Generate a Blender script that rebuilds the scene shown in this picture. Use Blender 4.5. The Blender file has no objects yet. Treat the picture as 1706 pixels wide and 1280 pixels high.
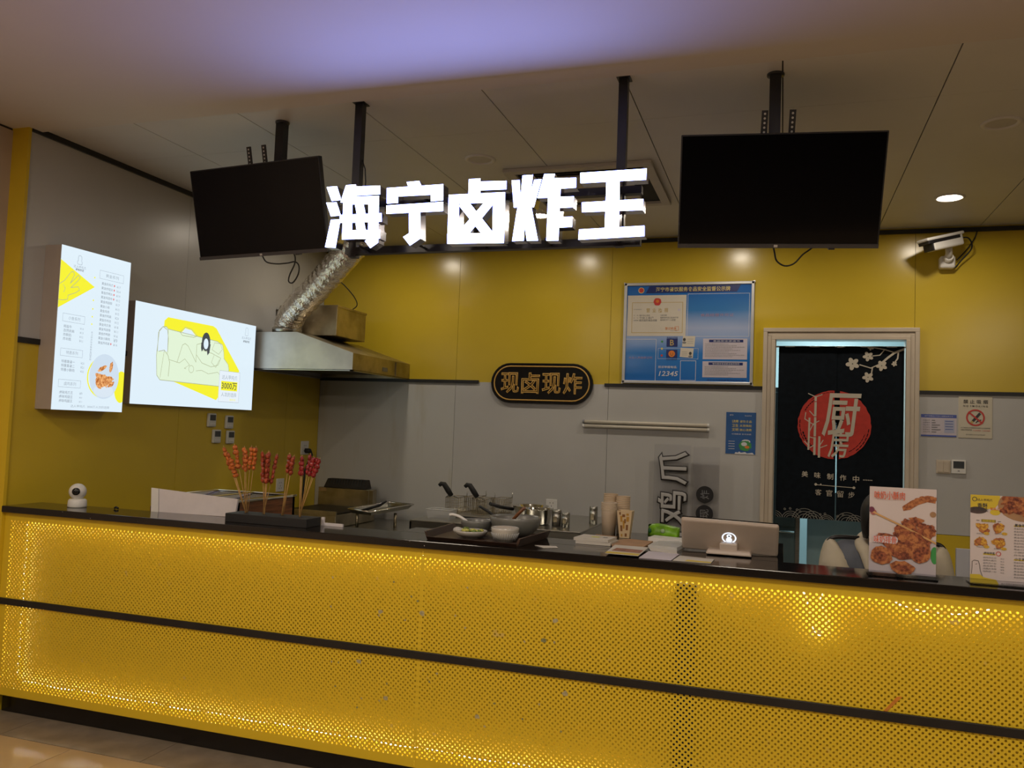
import bpy, bmesh, math, random
from mathutils import Vector, Matrix
random.seed(7)
C = bpy.context.scene.collection
PI = math.pi
# ------------------------------------------------------------------ camera, world, exposure
cam_d = bpy.data.cameras.new('camera'); cam = bpy.data.objects.new('camera', cam_d); C.objects.link(cam)
def _n(v): return v.normalized()
FPX = 1386.0
_Y = _n(Vector((450, -92, -FPX))); _X = Vector((4253, -84, FPX)).normalized(); _X = _n(_X - _Y * _X.dot(_Y)); _Z = _X.cross(_Y)
M3 = Matrix((_X, _Y, _Z))
cam.matrix_world = Matrix.Translation((0, 0, 1.5)) @ M3.to_4x4()
cam_d.sensor_fit = 'HORIZONTAL'; cam_d.sensor_width = 36; cam_d.lens = FPX * 36 / 1706
cam_d.clip_start = 0.05; cam_d.clip_end = 100
S = bpy.context.scene; S.camera = cam
S.view_settings.view_transform = 'Standard'; S.view_settings.look = 'None'
S.view_settings.gamma = 1; S.view_settings.use_curve_mapping = False
S.view_settings.exposure = 0.0
S.cycles.max_bounces = 6; S.cycles.diffuse_bounces = 3; S.cycles.adaptive_threshold = 0.03; S.cycles.adaptive_min_samples = 16; S.cycles.glossy_bounces = 3; S.cycles.transmission_bounces = 6; S.cycles.transparent_max_bounces = 6
S.cycles.caustics_reflective = False; S.cycles.caustics_refractive = False
world = bpy.data.worlds.new('hall_ambient'); S.world = world; world.use_nodes = True
bg = world.node_tree.nodes['Background']
bg.inputs[0].default_value = (1.0, 0.86, 0.69, 1); bg.inputs[1].default_value = 0.16
# strengths used by the lamps further down
MALL_W = 29.0        # ceiling panels of the hall
DOWN_E = 168.0        # downlights of the shop
SIGN_E = 20.0
KITCHEN_W = 45.0
LED_E = 75.0

YB = 6.14; XL = -3.70; ZC = 2.965; YF = 3.213; ZT = 1.025; XR = 3.3

# ------------------------------------------------------------------ materials
MATS = {}
def mat(name, col, rough=.5, metal=0, var=0.0, scale=8.0, bump=0.0, bscale=60, spec=.5, trans=0, em=None, es=0, coat=0, col2=None, alpha=1, stretch=None, vthr=None):
    if name in MATS: return MATS[name]
    m = bpy.data.materials.new(name); m.use_nodes = True; nt = m.node_tree; b = nt.nodes['Principled BSDF']
    b.inputs['Base Color'].default_value = (*col, 1); b.inputs['Roughness'].default_value = rough; b.inputs['Metallic'].default_value = metal
    b.inputs['Specular IOR Level'].default_value = spec; b.inputs['Transmission Weight'].default_value = trans
    b.inputs['Coat Weight'].default_value = coat; b.inputs['Coat Roughness'].default_value = .08; b.inputs['Alpha'].default_value = alpha
    if em is not None:
        b.inputs['Emission Color'].default_value = (*em, 1); b.inputs['Emission Strength'].default_value = es
    tc = None
    if var or bump or col2:
        tc = nt.nodes.new('ShaderNodeTexCoord'); mp = nt.nodes.new('ShaderNodeMapping'); nt.links.new(tc.outputs['Object'], mp.inputs['Vector'])
        if stretch: mp.inputs['Scale'].default_value = stretch
    if var or col2:
        nz = nt.nodes.new('ShaderNodeTexNoise'); nz.inputs['Scale'].default_value = scale; nz.inputs['Detail'].default_value = 5
        nt.links.new(mp.outputs[0], nz.inputs['Vector'])
        rp = nt.nodes.new('ShaderNodeValToRGB'); c2 = col2 or tuple(max(0, c * (1 - var)) for c in col)
        rp.color_ramp.elements[0].position = .35 if vthr is None else vthr[0]; rp.color_ramp.elements[1].position = .65 if vthr is None else vthr[1]
        rp.color_ramp.elements[0].color = (*c2, 1); rp.color_ramp.elements[1].color = (*[min(1, c * (1 + var * .3)) for c in col], 1)
        nt.links.new(nz.outputs['Fac'], rp.inputs['Fac']); nt.links.new(rp.outputs[0], b.inputs['Base Color'])
    if bump:
        n2 = nt.nodes.new('ShaderNodeTexNoise'); n2.inputs['Scale'].default_value = bscale; n2.inputs['Detail'].default_value = 3
        nt.links.new(mp.outputs[0], n2.inputs['Vector'])
        bp = nt.nodes.new('ShaderNodeBump'); bp.inputs['Strength'].default_value = bump; bp.inputs['Distance'].default_value = .01
        nt.links.new(n2.outputs['Fac'], bp.inputs['Height']); nt.links.new(bp.outputs[0], b.inputs['Normal'])
    MATS[name] = m; return m
def glow(name, col, es=1.0, lamp=True):
    if name in MATS: return MATS[name]
    m = bpy.data.materials.new(name); m.use_nodes = True; nt = m.node_tree; b = nt.nodes['Principled BSDF']
    b.inputs['Base Color'].default_value = (.02, .02, .02, 1); b.inputs['Roughness'].default_value = .35
    b.inputs['Emission Color'].default_value = (*col, 1); b.inputs['Emission Strength'].default_value = es
    if not lamp: m.cycles.emission_sampling = 'NONE'     # printed ink on a lit box: seen, too small to matter as a lamp
    MATS[name] = m; return m

yellow_w = mat('yellow_wall_panel', (.66, .475, .032), .22, var=.06, scale=1.5, bump=.03, bscale=3)
grey_w = mat('grey_wall_panel', (.54, .53, .51), .30, var=.08, scale=1.2, bump=.02, bscale=3)
grey_stain = mat('grey_panel_with_grease', (.54, .53, .50), .30, col2=(.46, .42, .33), scale=2.2, stretch=(2.6, 1, .45), vthr=(.30, .48))
yellow_c = mat('yellow_painted_sheet', (.72, .50, .022), .33, var=.05, scale=2.0)
yellow_b = mat('yellow_backing_board', (.60, .43, .02), .5, var=.05, scale=3)
blackp = mat('black_paint', (.012, .011, .011), .35, var=.3)
blackm = mat('black_metal', (.015, .014, .016), .38, var=.3)
blackk = mat('black_kick_board', (.010, .008, .007), .22, var=.3)
ceil_m = mat('shop_ceiling_panel', (.68, .67, .64), .42, var=.05, scale=2)
mall_c = mat('hall_ceiling_paint', (.70, .66, .60), .8, var=.04, scale=.8)
mall_w = mat('hall_wall', (.52, .42, .33), .5, var=.08, scale=2)
dark_gap = mat('dark_void', (.02, .02, .02), .8, var=.2)
white_p = mat('white_plastic', (.78, .76, .72), .35, var=.03)
white_f = mat('white_foam_board', (.72, .66, .66), .7, var=.04, scale=20)
steel = mat('brushed_steel', (.46, .45, .41), .28, 1, var=.12, scale=12, stretch=(1, 12, 12))
steel_d = mat('greasy_steel', (.46, .40, .28), .35, 1, var=.35, scale=7)
chrome = mat('polished_steel', (.75, .73, .68), .10, 1, var=.05)
foil = mat('crinkled_aluminium_foil', (.82, .76, .68), .18, 1, var=.15, scale=30, bump=.9, bscale=55)
wood_w = mat('dark_wood_veneer', (.23, .085, .030), .4, var=.5, scale=3, stretch=(1, 2, 30))
tray_m = mat('dark_brown_tray', (.050, .026, .017), .4, var=.3, scale=6)
ceramic = mat('pale_ceramic', (.50, .48, .44), .18, var=.05)
paper_w = mat('white_paper', (.58, .54, .48), .7, var=.05)
kraft_m = mat('kraft_paper', (.40, .23, .12), .8, var=.15, scale=15)
cup_m = mat('kraft_paper_cup', (.62, .50, .37), .7, var=.06)
cup_in = mat('cup_rim', (.58, .42, .26), .6, var=.06)
bamboo = mat('bamboo_stick', (.60, .36, .13), .6, var=.2, scale=40)
meat_o = mat('orange_fried_meat', (.62, .16, .025), .45, var=.55, scale=90, bump=.6, bscale=160)
meat_r = mat('red_sauced_meat', (.42, .065, .025), .30, var=.5, scale=90, bump=.6, bscale=160)
meat_c = mat('crimson_sausage', (.33, .028, .028), .25, var=.5, scale=90, bump=.4, bscale=120)
rubber = mat('black_rubber', (.012, .012, .012), .6, var=.2)
screen_m = mat('dark_glass_screen', (.002, .002, .003), .09, spec=.2, var=.2, scale=.5)
def clear_sheet():
    m = bpy.data.materials.new('clear_acrylic'); m.use_nodes = True; nt = m.node_tree; out = nt.nodes['Material Output']
    a = nt.nodes.new('ShaderNodeBsdfTransparent'); a.inputs[0].default_value = (.97, .97, .98, 1); g = nt.nodes.new('ShaderNodeBsdfGlossy'); g.inputs['Roughness'].default_value = .12
    lw = nt.nodes.new('ShaderNodeFresnel'); lw.inputs[0].default_value = 1.25; mx = nt.nodes.new('ShaderNodeMixShader')
    nt.links.new(lw.outputs[0], mx.inputs[0]); nt.links.new(a.outputs[0], mx.inputs[1]); nt.links.new(g.outputs[0], mx.inputs[2]); nt.links.new(mx.outputs[0], out.inputs[0])
    return m
clear = clear_sheet()
plastic_c = mat('cloudy_plastic', (.70, .70, .68), .35, alpha=.6, var=.03)
tape_o = mat('orange_tape', (.62, .22, .02), .6, var=.15, scale=60)
green_pk = mat('green_packet', (.22, .50, .02), .35, var=.4, scale=25)
ac_m = mat('off_white_plastic', (.55, .52, .48), .5, var=.04)
door_m = mat('ivory_door_frame', (.60, .51, .40), .35, var=.05)
pos_m = mat('champagne_plastic', (.52, .43, .36), .38, var=.03)

def stone_black():
    m = bpy.data.materials.new('black_sparkle_stone'); m.use_nodes = True; nt = m.node_tree; b = nt.nodes['Principled BSDF']
    tc = nt.nodes.new('ShaderNodeTexCoord'); vo = nt.nodes.new('ShaderNodeTexVoronoi'); vo.inputs['Scale'].default_value = 26
    nt.links.new(tc.outputs['Object'], vo.inputs['Vector'])
    rp = nt.nodes.new('ShaderNodeValToRGB'); rp.color_ramp.elements[0].position = .035; rp.color_ramp.elements[0].color = (.55, .52, .48, 1)
    rp.color_ramp.elements[1].position = .055; rp.color_ramp.elements[1].color = (.010, .008, .007, 1)
    nt.links.new(vo.outputs['Distance'], rp.inputs['Fac']); nt.links.new(rp.outputs[0], b.inputs['Base Color'])
    b.inputs['Roughness'].default_value = .10; b.inputs['Specular IOR Level'].default_value = .55
    return m
stone_m = stone_black()
def scuffed_yellow():
    m = bpy.data.materials.new('scuffed_yellow_sheet'); m.use_nodes = True; nt = m.node_tree; b = nt.nodes['Principled BSDF']
    tc = nt.nodes.new('ShaderNodeTexCoord'); n1 = nt.nodes.new('ShaderNodeTexNoise'); n1.inputs['Scale'].default_value = 14; n1.inputs['Detail'].default_value = 2
    mp = nt.nodes.new('ShaderNodeMapping'); nt.links.new(tc.outputs['Object'], mp.inputs['Vector']); nt.links.new(mp.outputs[0], n1.inputs['Vector'])
    r1 = nt.nodes.new('ShaderNodeValToRGB'); r1.color_ramp.elements[0].position = .72; r1.color_ramp.elements[0].color = (0, 0, 0, 1)
    r1.color_ramp.elements[1].position = .76; r1.color_ramp.elements[1].color = (.6, .6, .6, 1)
    nt.links.new(n1.outputs['Fac'], r1.inputs['Fac'])
    mx = nt.nodes.new('ShaderNodeMixRGB'); mx.inputs[1].default_value = (.72, .50, .022, 1); mx.inputs[2].default_value = (.60, .44, .16, 1)
    nt.links.new(r1.outputs[0], mx.inputs[0]); nt.links.new(mx.outputs[0], b.inputs['Base Color'])
    b.inputs['Roughness'].default_value = .36
    return m
sheet_m = scuffed_yellow()
tile_m = mat('polished_beige_tile', (.45, .32, .19), .16, var=.10, scale=3)
border_m = mat('grey_brown_stone', (.25, .20, .145), .45, var=.25, scale=9)
grout = mat('dark_grout', (.10, .07, .05), .8, var=.2)

# ------------------------------------------------------------------ mesh helpers
ORG = {}
def put(o, label=None, cat=None, group=None, kind=None):
    if label: o['label'] = label
    if cat: o['category'] = cat
    if group: o['group'] = group
    if kind: o['kind'] = kind
    return o
def thing(name, label, cat, loc=(0, 0, 0), group=None):
    o = bpy.data.objects.new(name, None); C.objects.link(o); o.location = loc; o.empty_display_size = .05
    ORG[o] = Vector(loc); return put(o, label, cat, group)
class MB:
    def __init__(s): s.v = []; s.f = []; s.sm = []
    def add(s, vs, fs, smooth=False):
        k = len(s.v); s.v += [tuple(p) for p in vs]; s.f += [tuple(i + k for i in f) for f in fs]; s.sm += [smooth] * len(fs); return s
    def box(s, x0, y0, z0, x1, y1, z1, R=None, piv=None):
        vs = [(x0, y0, z0), (x1, y0, z0), (x1, y1, z0), (x0, y1, z0), (x0, y0, z1), (x1, y0, z1), (x1, y1, z1), (x0, y1, z1)]
        if R is not None:
            p = Vector(piv); vs = [tuple(R @ (Vector(q) - p) + p) for q in vs]
        return s.add(vs, [(0, 3, 2, 1), (4, 5, 6, 7), (0, 1, 5, 4), (1, 2, 6, 5), (2, 3, 7, 6), (3, 0, 4, 7)])
    def hexa(s, vs):   # 8 corners, bottom ring then top ring
        return s.add(vs, [(0, 3, 2, 1), (4, 5, 6, 7), (0, 1, 5, 4), (1, 2, 6, 5), (2, 3, 7, 6), (3, 0, 4, 7)])
    def tube(s, pts, r, n=10, cap=True, rad=None):
        pts = [Vector(p) for p in pts]; rings = []; up = None
        for i, p in enumerate(pts):
            t = (pts[min(i + 1, len(pts) - 1)] - pts[max(i - 1, 0)])
            if t.length < 1e-9: t = Vector((0, 0, 1))
            t.normalize()
            if up is None:
                up = Vector((0, 0, 1)) if abs(t.z) < .9 else Vector((1, 0, 0))
            a = up - t * up.dot(t); a.normalize(); up = a; b = t.cross(a)
            rr = rad[i] if rad else r
            rings.append([p + (a * math.cos(2 * PI * k / n) + b * math.sin(2 * PI * k / n)) * rr for k in range(n)])
        vs = [q for R in rings for q in R]; fs = []
        for i in range(len(pts) - 1):
            for k in range(n):
                fs.append((i * n + k, i * n + (k + 1) % n, (i + 1) * n + (k + 1) % n, (i + 1) * n + k))
        s.add(vs, fs, True)
        if cap:
            s.add(rings[0], [tuple(range(n - 1, -1, -1))]); s.add(rings[-1], [tuple(range(n))])
        return s
    def lathe(s, prof, c, n=24, axis=None, smooth=True, close=False):
        c = Vector(c); R = Matrix.Identity(3) if axis is None else Vector((0, 0, 1)).rotation_difference(Vector(axis)).to_matrix()
        vs = []
        for (r, z) in prof:
            for k in range(n):
                vs.append(c + R @ Vector((r * math.cos(2 * PI * k / n), r * math.sin(2 * PI * k / n), z)))
        fs = []
        for i in range(len(prof) - 1):
            for k in range(n):
                fs.append((i * n + k, i * n + (k + 1) % n, (i + 1) * n + (k + 1) % n, (i + 1) * n + k))
        s.add(vs, fs, smooth)
        if close:
            s.add(vs[:n], [tuple(range(n - 1, -1, -1))]); s.add(vs[-n:], [tuple(range(n))])
        return s
    def ell(s, c, r, n=10, m=6, R=None, jit=0):
        c = Vector(c); vs = []; fs = []
        for i in range(m + 1):
            th = PI * i / m
            for k in range(n):
                ph = 2 * PI * k / n; q = Vector((r[0] * math.sin(th) * math.cos(ph), r[1] * math.sin(th) * math.sin(ph), r[2] * math.cos(th)))
                if jit: q *= 1 + random.uniform(-jit, jit)
                if R is not None: q = R @ q
                vs.append(c + q)
        for i in range(m):
            for k in range(n):
                fs.append((i * n + k, (i + 1) * n + k, (i + 1) * n + (k + 1) % n, i * n + (k + 1) % n))
        return s.add(vs, fs, True)
    def prism(s, poly, fr, d0, d1, sides=True, front=True):
        n = len(poly); A = [fr(u, v, d0) for u, v in poly]; B = [fr(u, v, d1) for u, v in poly]
        if front: s.add(B, [tuple(range(n))])
        if sides:
            s.add(A + B, [(i, (i + 1) % n, n + (i + 1) % n, n + i) for i in range(n)]); s.add(A, [tuple(range(n - 1, -1, -1))])
        return s
    def build(s, name, m, parent=None, bevel=0, seg=2, **kw):
        me = bpy.data.meshes.new(name); org = Vector((0, 0, 0))
        if parent is not None: org = ORG[parent]
        me.from_pydata([(a - org.x, b - org.y, c - org.z) for a, b, c in s.v], [], s.f)
        me.polygons.foreach_set('use_smooth', s.sm); me.update()
        bm = bmesh.new(); bm.from_mesh(me); (None if getattr(s, 'sep', False) else bmesh.ops.remove_doubles(bm, verts=bm.verts, dist=1e-6))
        if s.v and not getattr(s, 'noflip', False): bmesh.ops.recalc_face_normals(bm, faces=bm.faces)
        bm.to_mesh(me); bm.free()
        me.materials.append(m); o = bpy.data.objects.new(name, me); C.objects.link(o)
        if parent is not None: o.parent = parent
        ORG[o] = org
        if bevel:
            b = o.modifiers.new('edge', 'BEVEL'); b.width = bevel; b.segments = seg; b.limit_method = 'ANGLE'; b.angle_limit = .6
        return put(o, **kw)
def struct(name, mb, m, parent=None, bevel=0):
    return mb.build(name, m, parent, bevel, kind=None if parent is not None else 'structure')
def box(x0, y0, z0, x1, y1, z1): return MB().box(x0, y0, z0, x1, y1, z1)
def tree_copy(o, parent=None, loc=None, rz=None):
    c = o.copy(); C.objects.link(c)
    if parent is not None: c.parent = parent
    if loc is not None: c.location = loc
    if rz is not None: c.rotation_euler.z = rz
    for ch in list(o.children): tree_copy(ch, c)
    return c

def smooth_path(pts, n):
    pts = [Vector(p) for p in pts]; out = []
    for i in range(len(pts) - 1):
        p0, p1, p2, p3 = pts[max(i - 1, 0)], pts[i], pts[i + 1], pts[min(i + 2, len(pts) - 1)]
        for k in range(n):
            t_ = k / n; out.append(.5 * ((2 * p1) + (p2 - p0) * t_ + (2 * p0 - 5 * p1 + 4 * p2 - p3) * t_ * t_ + (3 * p1 - p0 - 3 * p2 + p3) * t_ ** 3))
    return out + [pts[-1]]
# ---- flat print: everything is laid on a real plane (origin, u, v, outward normal)
_TX = {}
def text_geo(body, bold=0.0, outline=0.0, shear=0.0):
    k = (body, bold, outline, shear)
    if k in _TX: return _TX[k]
    cu = bpy.data.curves.new('t', 'FONT'); cu.body = body; cu.size = 1; cu.offset = bold; cu.resolution_u = 2; cu.shear = shear
    if outline: cu.fill_mode = 'NONE'; cu.bevel_depth = outline; cu.bevel_resolution = 1
    o = bpy.data.objects.new('t', cu); me = o.to_mesh()
    vs = [tuple(v.co) for v in me.vertices]; fs = [tuple(p.vertices) for p in me.polygons]
    o.to_mesh_clear(); bpy.data.objects.remove(o); bpy.data.curves.remove(cu)
    xs = [v[0] for v in vs] or [0, 1]; ys = [v[1] for v in vs] or [0, 1]
    _TX[k] = (vs, fs, min(xs), max(xs), min(ys), max(ys)); return _TX[k]
def plane(o, u, v, nrm):
    o, u, v, nrm = Vector(o), Vector(u), Vector(v), Vector(nrm)
    return lambda a, b, d=0.0: tuple(o + u * a + v * b + nrm * d)
EACH = {'brush_character', 'red_disc', 'light_panel', 'licence_sheet', 'card', 'text_sheet', 'bamboo', 'emblem', 'yellow_band', 'logo_figure', 'printed_face', 'title_lettering'}
WHOLE = {'cherry_blossom', 'logo_ring'}
class Print:
    """print on a plane: coordinates s (0..1 from the left), t (0..1 from the top)"""
    def __init__(s, fr, w, h, parent, step=.0004):
        s.fr, s.w, s.h, s.p, s.step = fr, w, h, parent, step; s.parts = {}; s.n = 0; s.key = 0
    def mb(s, m, name):
        k = (m, name, s.n if name in EACH else s.key)
        if k not in s.parts:
            s.parts[k] = MB(); s.parts[k].noflip = True
        return s.parts[k]
    def lay(s, L):
        s.n += 1; return s.step * (L + s.n * .004)
    def pt(s, a, b): return a * s.w, s.h * (1 - b)
    def clip(s, pts):
        for ax, lim, sg in ((0, 0, 1), (0, 1, -1), (1, 0, 1), (1, 1, -1)):
            out = []
            for i, p in enumerate(pts):
                q = pts[(i + 1) % len(pts)]; a = (p[ax] - lim) * sg; b = (q[ax] - lim) * sg
                if a >= 0: out.append(p)
                if (a >= 0) != (b >= 0):
                    k = a / (a - b); out.append((p[0] + (q[0] - p[0]) * k, p[1] + (q[1] - p[1]) * k))
            pts = out
            if len(pts) < 3: return []
        return pts
    def poly(s, pts, m, L=1, name='printed_area'):
        pts = s.clip(list(pts))
        if not pts: return
        d = s.lay(L); q = [s.fr(*s.pt(a, b), d) for a, b in pts]
        ar = sum(pts[i][0] * pts[(i + 1) % len(pts)][1] - pts[(i + 1) % len(pts)][0] * pts[i][1] for i in range(len(pts)))
        if ar > 0: q.reverse()
        s.mb(m, name).add(q, [tuple(range(len(q)))])
    def rect(s, a0, b0, a1, b1, m, L=1, name='printed_area'): s.poly([(a0, b0), (a1, b0), (a1, b1), (a0, b1)], m, L, name)
    def frame(s, a0, b0, a1, b1, wd, m, L=2, name='printed_border'):
        x = wd / s.w; y = wd / s.h
        s.rect(a0, b0, a1, b0 + y, m, L, name); s.rect(a0, b1 - y, a1, b1, m, L, name); s.rect(a0, b0, a0 + x, b1, m, L, name); s.rect(a1 - x, b0, a1, b1, m, L, name)
    def disc(s, a, b, r, m, L=1, rx=None, n=28, jit=0, name='printed_area', rot=0, ry=None):
        pts = []
        for k in range(n):
            j = 1 + random.uniform(-jit, jit); an = 2 * PI * k / n
            x = (rx or r) * j * math.cos(an); y = (ry or r) * j * math.sin(an)
            x, y = x * math.cos(rot) - y * math.sin(rot), x * math.sin(rot) + y * math.cos(rot)
            pts.append((a + x / s.w, b + y / s.h))
        s.poly(pts, m, L, name)
    def ring(s, a, b, r0, r1, m, L=2, n=32, name='printed_ring', k0=0, k1=None):
        k1 = n if k1 is None else k1
        for k in range(k0, k1):
            t0, t1 = 2 * PI * k / n, 2 * PI * (k + 1) / n
            s.poly([(a + r * math.cos(t) / s.w, b + r * math.sin(t) / s.h) for r, t in ((r0, t0), (r1, t0), (r1, t1), (r0, t1))], m, L, name)
    def line(s, pts, wd, m, L=3, name='printed_line'):
        for (a0, b0), (a1, b1) in zip(pts[:-1], pts[1:]):
            x0, y0, x1, y1 = a0 * s.w, b0 * s.h, a1 * s.w, b1 * s.h; dx, dy = x1 - x0, y1 - y0; l = math.hypot(dx, dy) or 1
            nx, ny = -dy / l * wd / 2, dx / l * wd / 2; ex, ey = dx / l * wd * .3, dy / l * wd * .3
            s.poly([((x + i) / s.w, (y + j) / s.h) for x, y, i, j in ((x0 - ex, y0 - ey, nx, ny), (x1 + ex, y1 + ey, nx, ny), (x1 + ex, y1 + ey, -nx, -ny), (x0 - ex, y0 - ey, -nx, -ny))], m, L, name)
    def text(s, body, a0, a1, b, m, L=4, hh=None, bold=0.0, align='l', name='lettering', shear=0, tw=None):
        """fits the text between a0..a1, centred on t=b; height follows unless hh (metres) is given"""
        vs, fs, x0, x1, y0, y1 = text_geo(body, bold, 0, shear)
        sx = (a1 - a0) * s.w / (x1 - x0); sy = sx if hh is None else hh / (y1 - y0)
        ox, oy = a0 * s.w, s.h * (1 - b); d = s.lay(L)
        s.mb(m, name).add([s.fr(ox + (x - x0) * sx, oy + (y - (y0 + y1) / 2) * sy, d) for x, y, z in vs], fs)
    def done(s):
        for (m, nm, k), mb in s.parts.items():
            o = mb.build(nm, m, s.p)
            if len(mb.f) > 1 and nm not in EACH and nm not in WHOLE: o['kind'] = 'stuff'

# ================================================================== THE SETTING
# floor: base, tiles and border stones
fl = struct('floor', box(-9, -7, -.06, 8, YB + .0, -.006), grout)
tiles = []
TX0, TS = -2.99, .80
tm = None
for i in range(-2, 7):
    for j in range(0, 6):
        x0 = TX0 + TS * i; y1 = 3.028 - TS * j
        mb = box(0, 0, -.005, TS - .003, TS - .003, .0) if tm is None else None
        if tm is None:
            o = mb.build('floor_tile', tile_m, fl, .001); tm = o; o.location = (x0, y1 - TS, 0)
        else:
            o = tm.copy(); C.objects.link(o); o.parent = fl; o.location = (x0, y1 - TS, 0)
tm = None
for i in range(-2, 8):
    x0 = -2.62 + .8 * i
    if tm is None:
        tm = box(0, 3.03, -.005, .797, YB - .01, -.001).build('border_stone', border_m, fl); tm.location.x = x0
    else:
        o = tm.copy(); C.objects.link(o); o.parent = fl; o.location.x = x0
# hall ceiling, shop ceiling with its panels
struct('ceiling_hall', box(-9, -7, 2.95, 8, 3.272, 3.02), mall_c)
sc = struct('ceiling', box(XL - .1, 3.272, 2.99, XR, YB + .05, 3.05), dark_gap)
lines = [XL, -3.133, -2.516, -1.893, -1.268, -.648, -.025, .600, 1.225, 1.85, 2.475, XR]
for a, b in zip(lines[:-1], lines[1:]):
    struct('ceiling_panel', box(a + .0025, 3.273, ZC, b - .0025, 3.795, 2.985), ceil_m, sc)
    struct('ceiling_panel', box(a + .0025, 3.797, ZC, b - .0025, YB + .04, 2.985), ceil_m, sc)
# left wall
wl = struct('wall_left', box(XL - .10, 3.2, 0, XL - .012, YB + .02, 2.99), dark_gap)
for a, b in ((3.214, 4.44), (4.44, 5.66), (5.66, YB)):
    struct('wall_panel', box(XL - .012, a + .001, 1.86, XL, b - .001, ZC), grey_w, wl)
    struct('wall_panel', box(XL - .012, a + .001, 0.0, XL, b - .001, 1.86), yellow_w, wl)
struct('trim_1', box(XL, 3.214, 1.847, XL + .010, 5.19, 1.876), blackp)
struct('trim_2', box(XL, 3.214, 2.936, XL + .014, YB, ZC), blackp)
# yellow end strip and the hall wall beyond it
struct('trim_3', box(XL - .10, 3.195, 0, XL + .010, 3.213, 2.95), yellow_c)
hw = struct('wall_hall', box(XL - .5, -7, 0, XL - .095, 3.195, 2.938), mall_w)
struct('trim_4', box(XL - .5, -7, 2.938, XL - .10, 3.195, 2.95), blackp)
# back wall with the doorway
DX0, DX1, DZ = -.055, .792, 2.207
wb = struct('wall_back', MB().box(XL - .1, YB + .012, 0, DX0, YB + .12, 2.99).box(DX1, YB + .012, 0, XR, YB + .12, 2.99).box(DX0, YB + .012, DZ, DX1, YB + .12, 2.99), dark_gap)
cols = [(XL, -2.475), (-2.475, -1.243), (-1.243, DX0), (.836, 2.06), (2.06, XR)]
for k, (a, b) in enumerate(cols):
    if k == 2:   # runs on over the doorway
        struct('wall_panel', MB().prism([(a + .0012, 1.86), (b, 1.86), (b, DZ), (.8348, DZ), (.8348, ZC), (a + .0012, ZC)], lambda u, v, d_: (u, YB - d_, v), -.012, 0), yellow_w, wb)
    else: struct('wall_panel', box(a + .0012, YB, 1.86, b - .0012, YB + .012, ZC), yellow_w, wb)
    struct('wall_panel', box(a + .0012, YB, .914 if k > 2 else 0, b - .0012, YB + .012, 1.86), grey_stain if k == 0 else grey_w, wb)
    if k > 2: struct('wall_panel', box(a + .0012, YB, 0, b - .0012, YB + .012, .911), yellow_w, wb)
struct('trim_5', box(XL + .014, YB - .014, 2.926, XR, YB, 2.955), blackp)
struct('trim_6', box(XL + .01, YB - .012, 1.848, -2.279, YB, 1.874), blackp)
struct('trim_7', box(-1.273, YB - .012, 1.843, -.139, YB, 1.868), blackp)
struct('trim_8', box(.865, YB - .012, 1.836, XR, YB, 1.860), blackp)
struct('wall_right', box(XR, 3.2, 0, XR + .1, YB + .1, 3.0), grey_w)
# door frame (moulded) and the kitchen behind it
df = MB(); df.sep = True
for (a, b, dpt) in ((0, .028, .034), (.028, .056, .022), (.056, .082, .030)):
    df.box(-.139 + a, YB - dpt, 0, -.139 + b, YB + .002, 2.281 - b)
    df.box(.865 - b, YB - dpt, 0, .865 - a, YB + .002, 2.281 - b)
    df.box(-.139 + a, YB - dpt, 2.281 - b, .865 - a, YB + .002, 2.281 - a)
df.box(DX0 - .002, YB - .01, 0, DX0 + .004, YB + .13, DZ).box(DX1 - .004, YB - .01, 0, DX1 + .002, YB + .13, DZ).box(DX0, YB - .01, DZ - .004, DX1, YB + .13, DZ + .001)
struct('door_1', df, door_m, bevel=.003)
kit_w = mat('kitchen_tile_wall', (.42, .58, .60), .4, var=.06, scale=4)
struct('wall_kitchen_back', box(-1.3, 8.2, 0, 2.2, 8.3, 2.7), kit_w)
struct('wall_kitchen_left', box(-1.4, YB + .12, 0, -1.3, 8.3, 2.7), kit_w)
struct('wall_kitchen_right', box(2.2, YB + .12, 0, 2.3, 8.3, 2.7), kit_w)
struct('ceiling_kitchen', box(-1.4, YB + .12, 2.7, 2.3, 8.3, 2.8), ceil_m)
struct('floor_kitchen', box(-1.4, YB, -.06, 2.3, 8.3, .0), border_m)

# ================================================================== LAMPS OF THE PLACE
def area(name, loc, size, power, col, parent=None):
    d = bpy.data.lights.new(name, 'AREA'); d.shape = 'SQUARE'; d.size = size; d.energy = power; d.color = col
    o = bpy.data.objects.new(name, d); C.objects.link(o)
    if parent is not None:
        o.parent = parent; o.location = Vector(loc) - ORG[parent]
    else: o.location = loc
    return o
lamp_warm = glow('warm_lamp_diffuser', (1.0, .80, .56), 3.0)
for n, (x, y) in enumerate(((-2.6, .9), (-.2, .9), (2.4, .9), (-2.6, -1.9), (-.2, -1.9), (2.4, -1.9))):
    lab = ('left', 'middle', 'right')[n % 3] + (' square lamp of the hall ceiling row nearest the counter' if n < 3 else ' square lamp of the hall ceiling row farther from the counter')
    t = thing('hall_ceiling_lamp', lab, 'lamp', (x, y, 2.95), 'lamps of the hall ceiling')
    MB().box(x - .32, y - .32, 2.935, x + .32, y - .29, 2.951).box(x - .32, y + .29, 2.935, x + .32, y + .32, 2.951).box(x - .32, y - .29, 2.935, x - .29, y + .29, 2.951).box(x + .29, y - .29, 2.935, x + .32, y + .29, 2.951).build('frame', white_p, t)
    box(x - .29, y - .29, 2.944, x + .29, y + .29, 2.951).build('diffuser', lamp_warm, t)
    area('hall_lamp_light', (x, y, 2.94), .56, MALL_W, (1.0, .87, .70), t)

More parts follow.
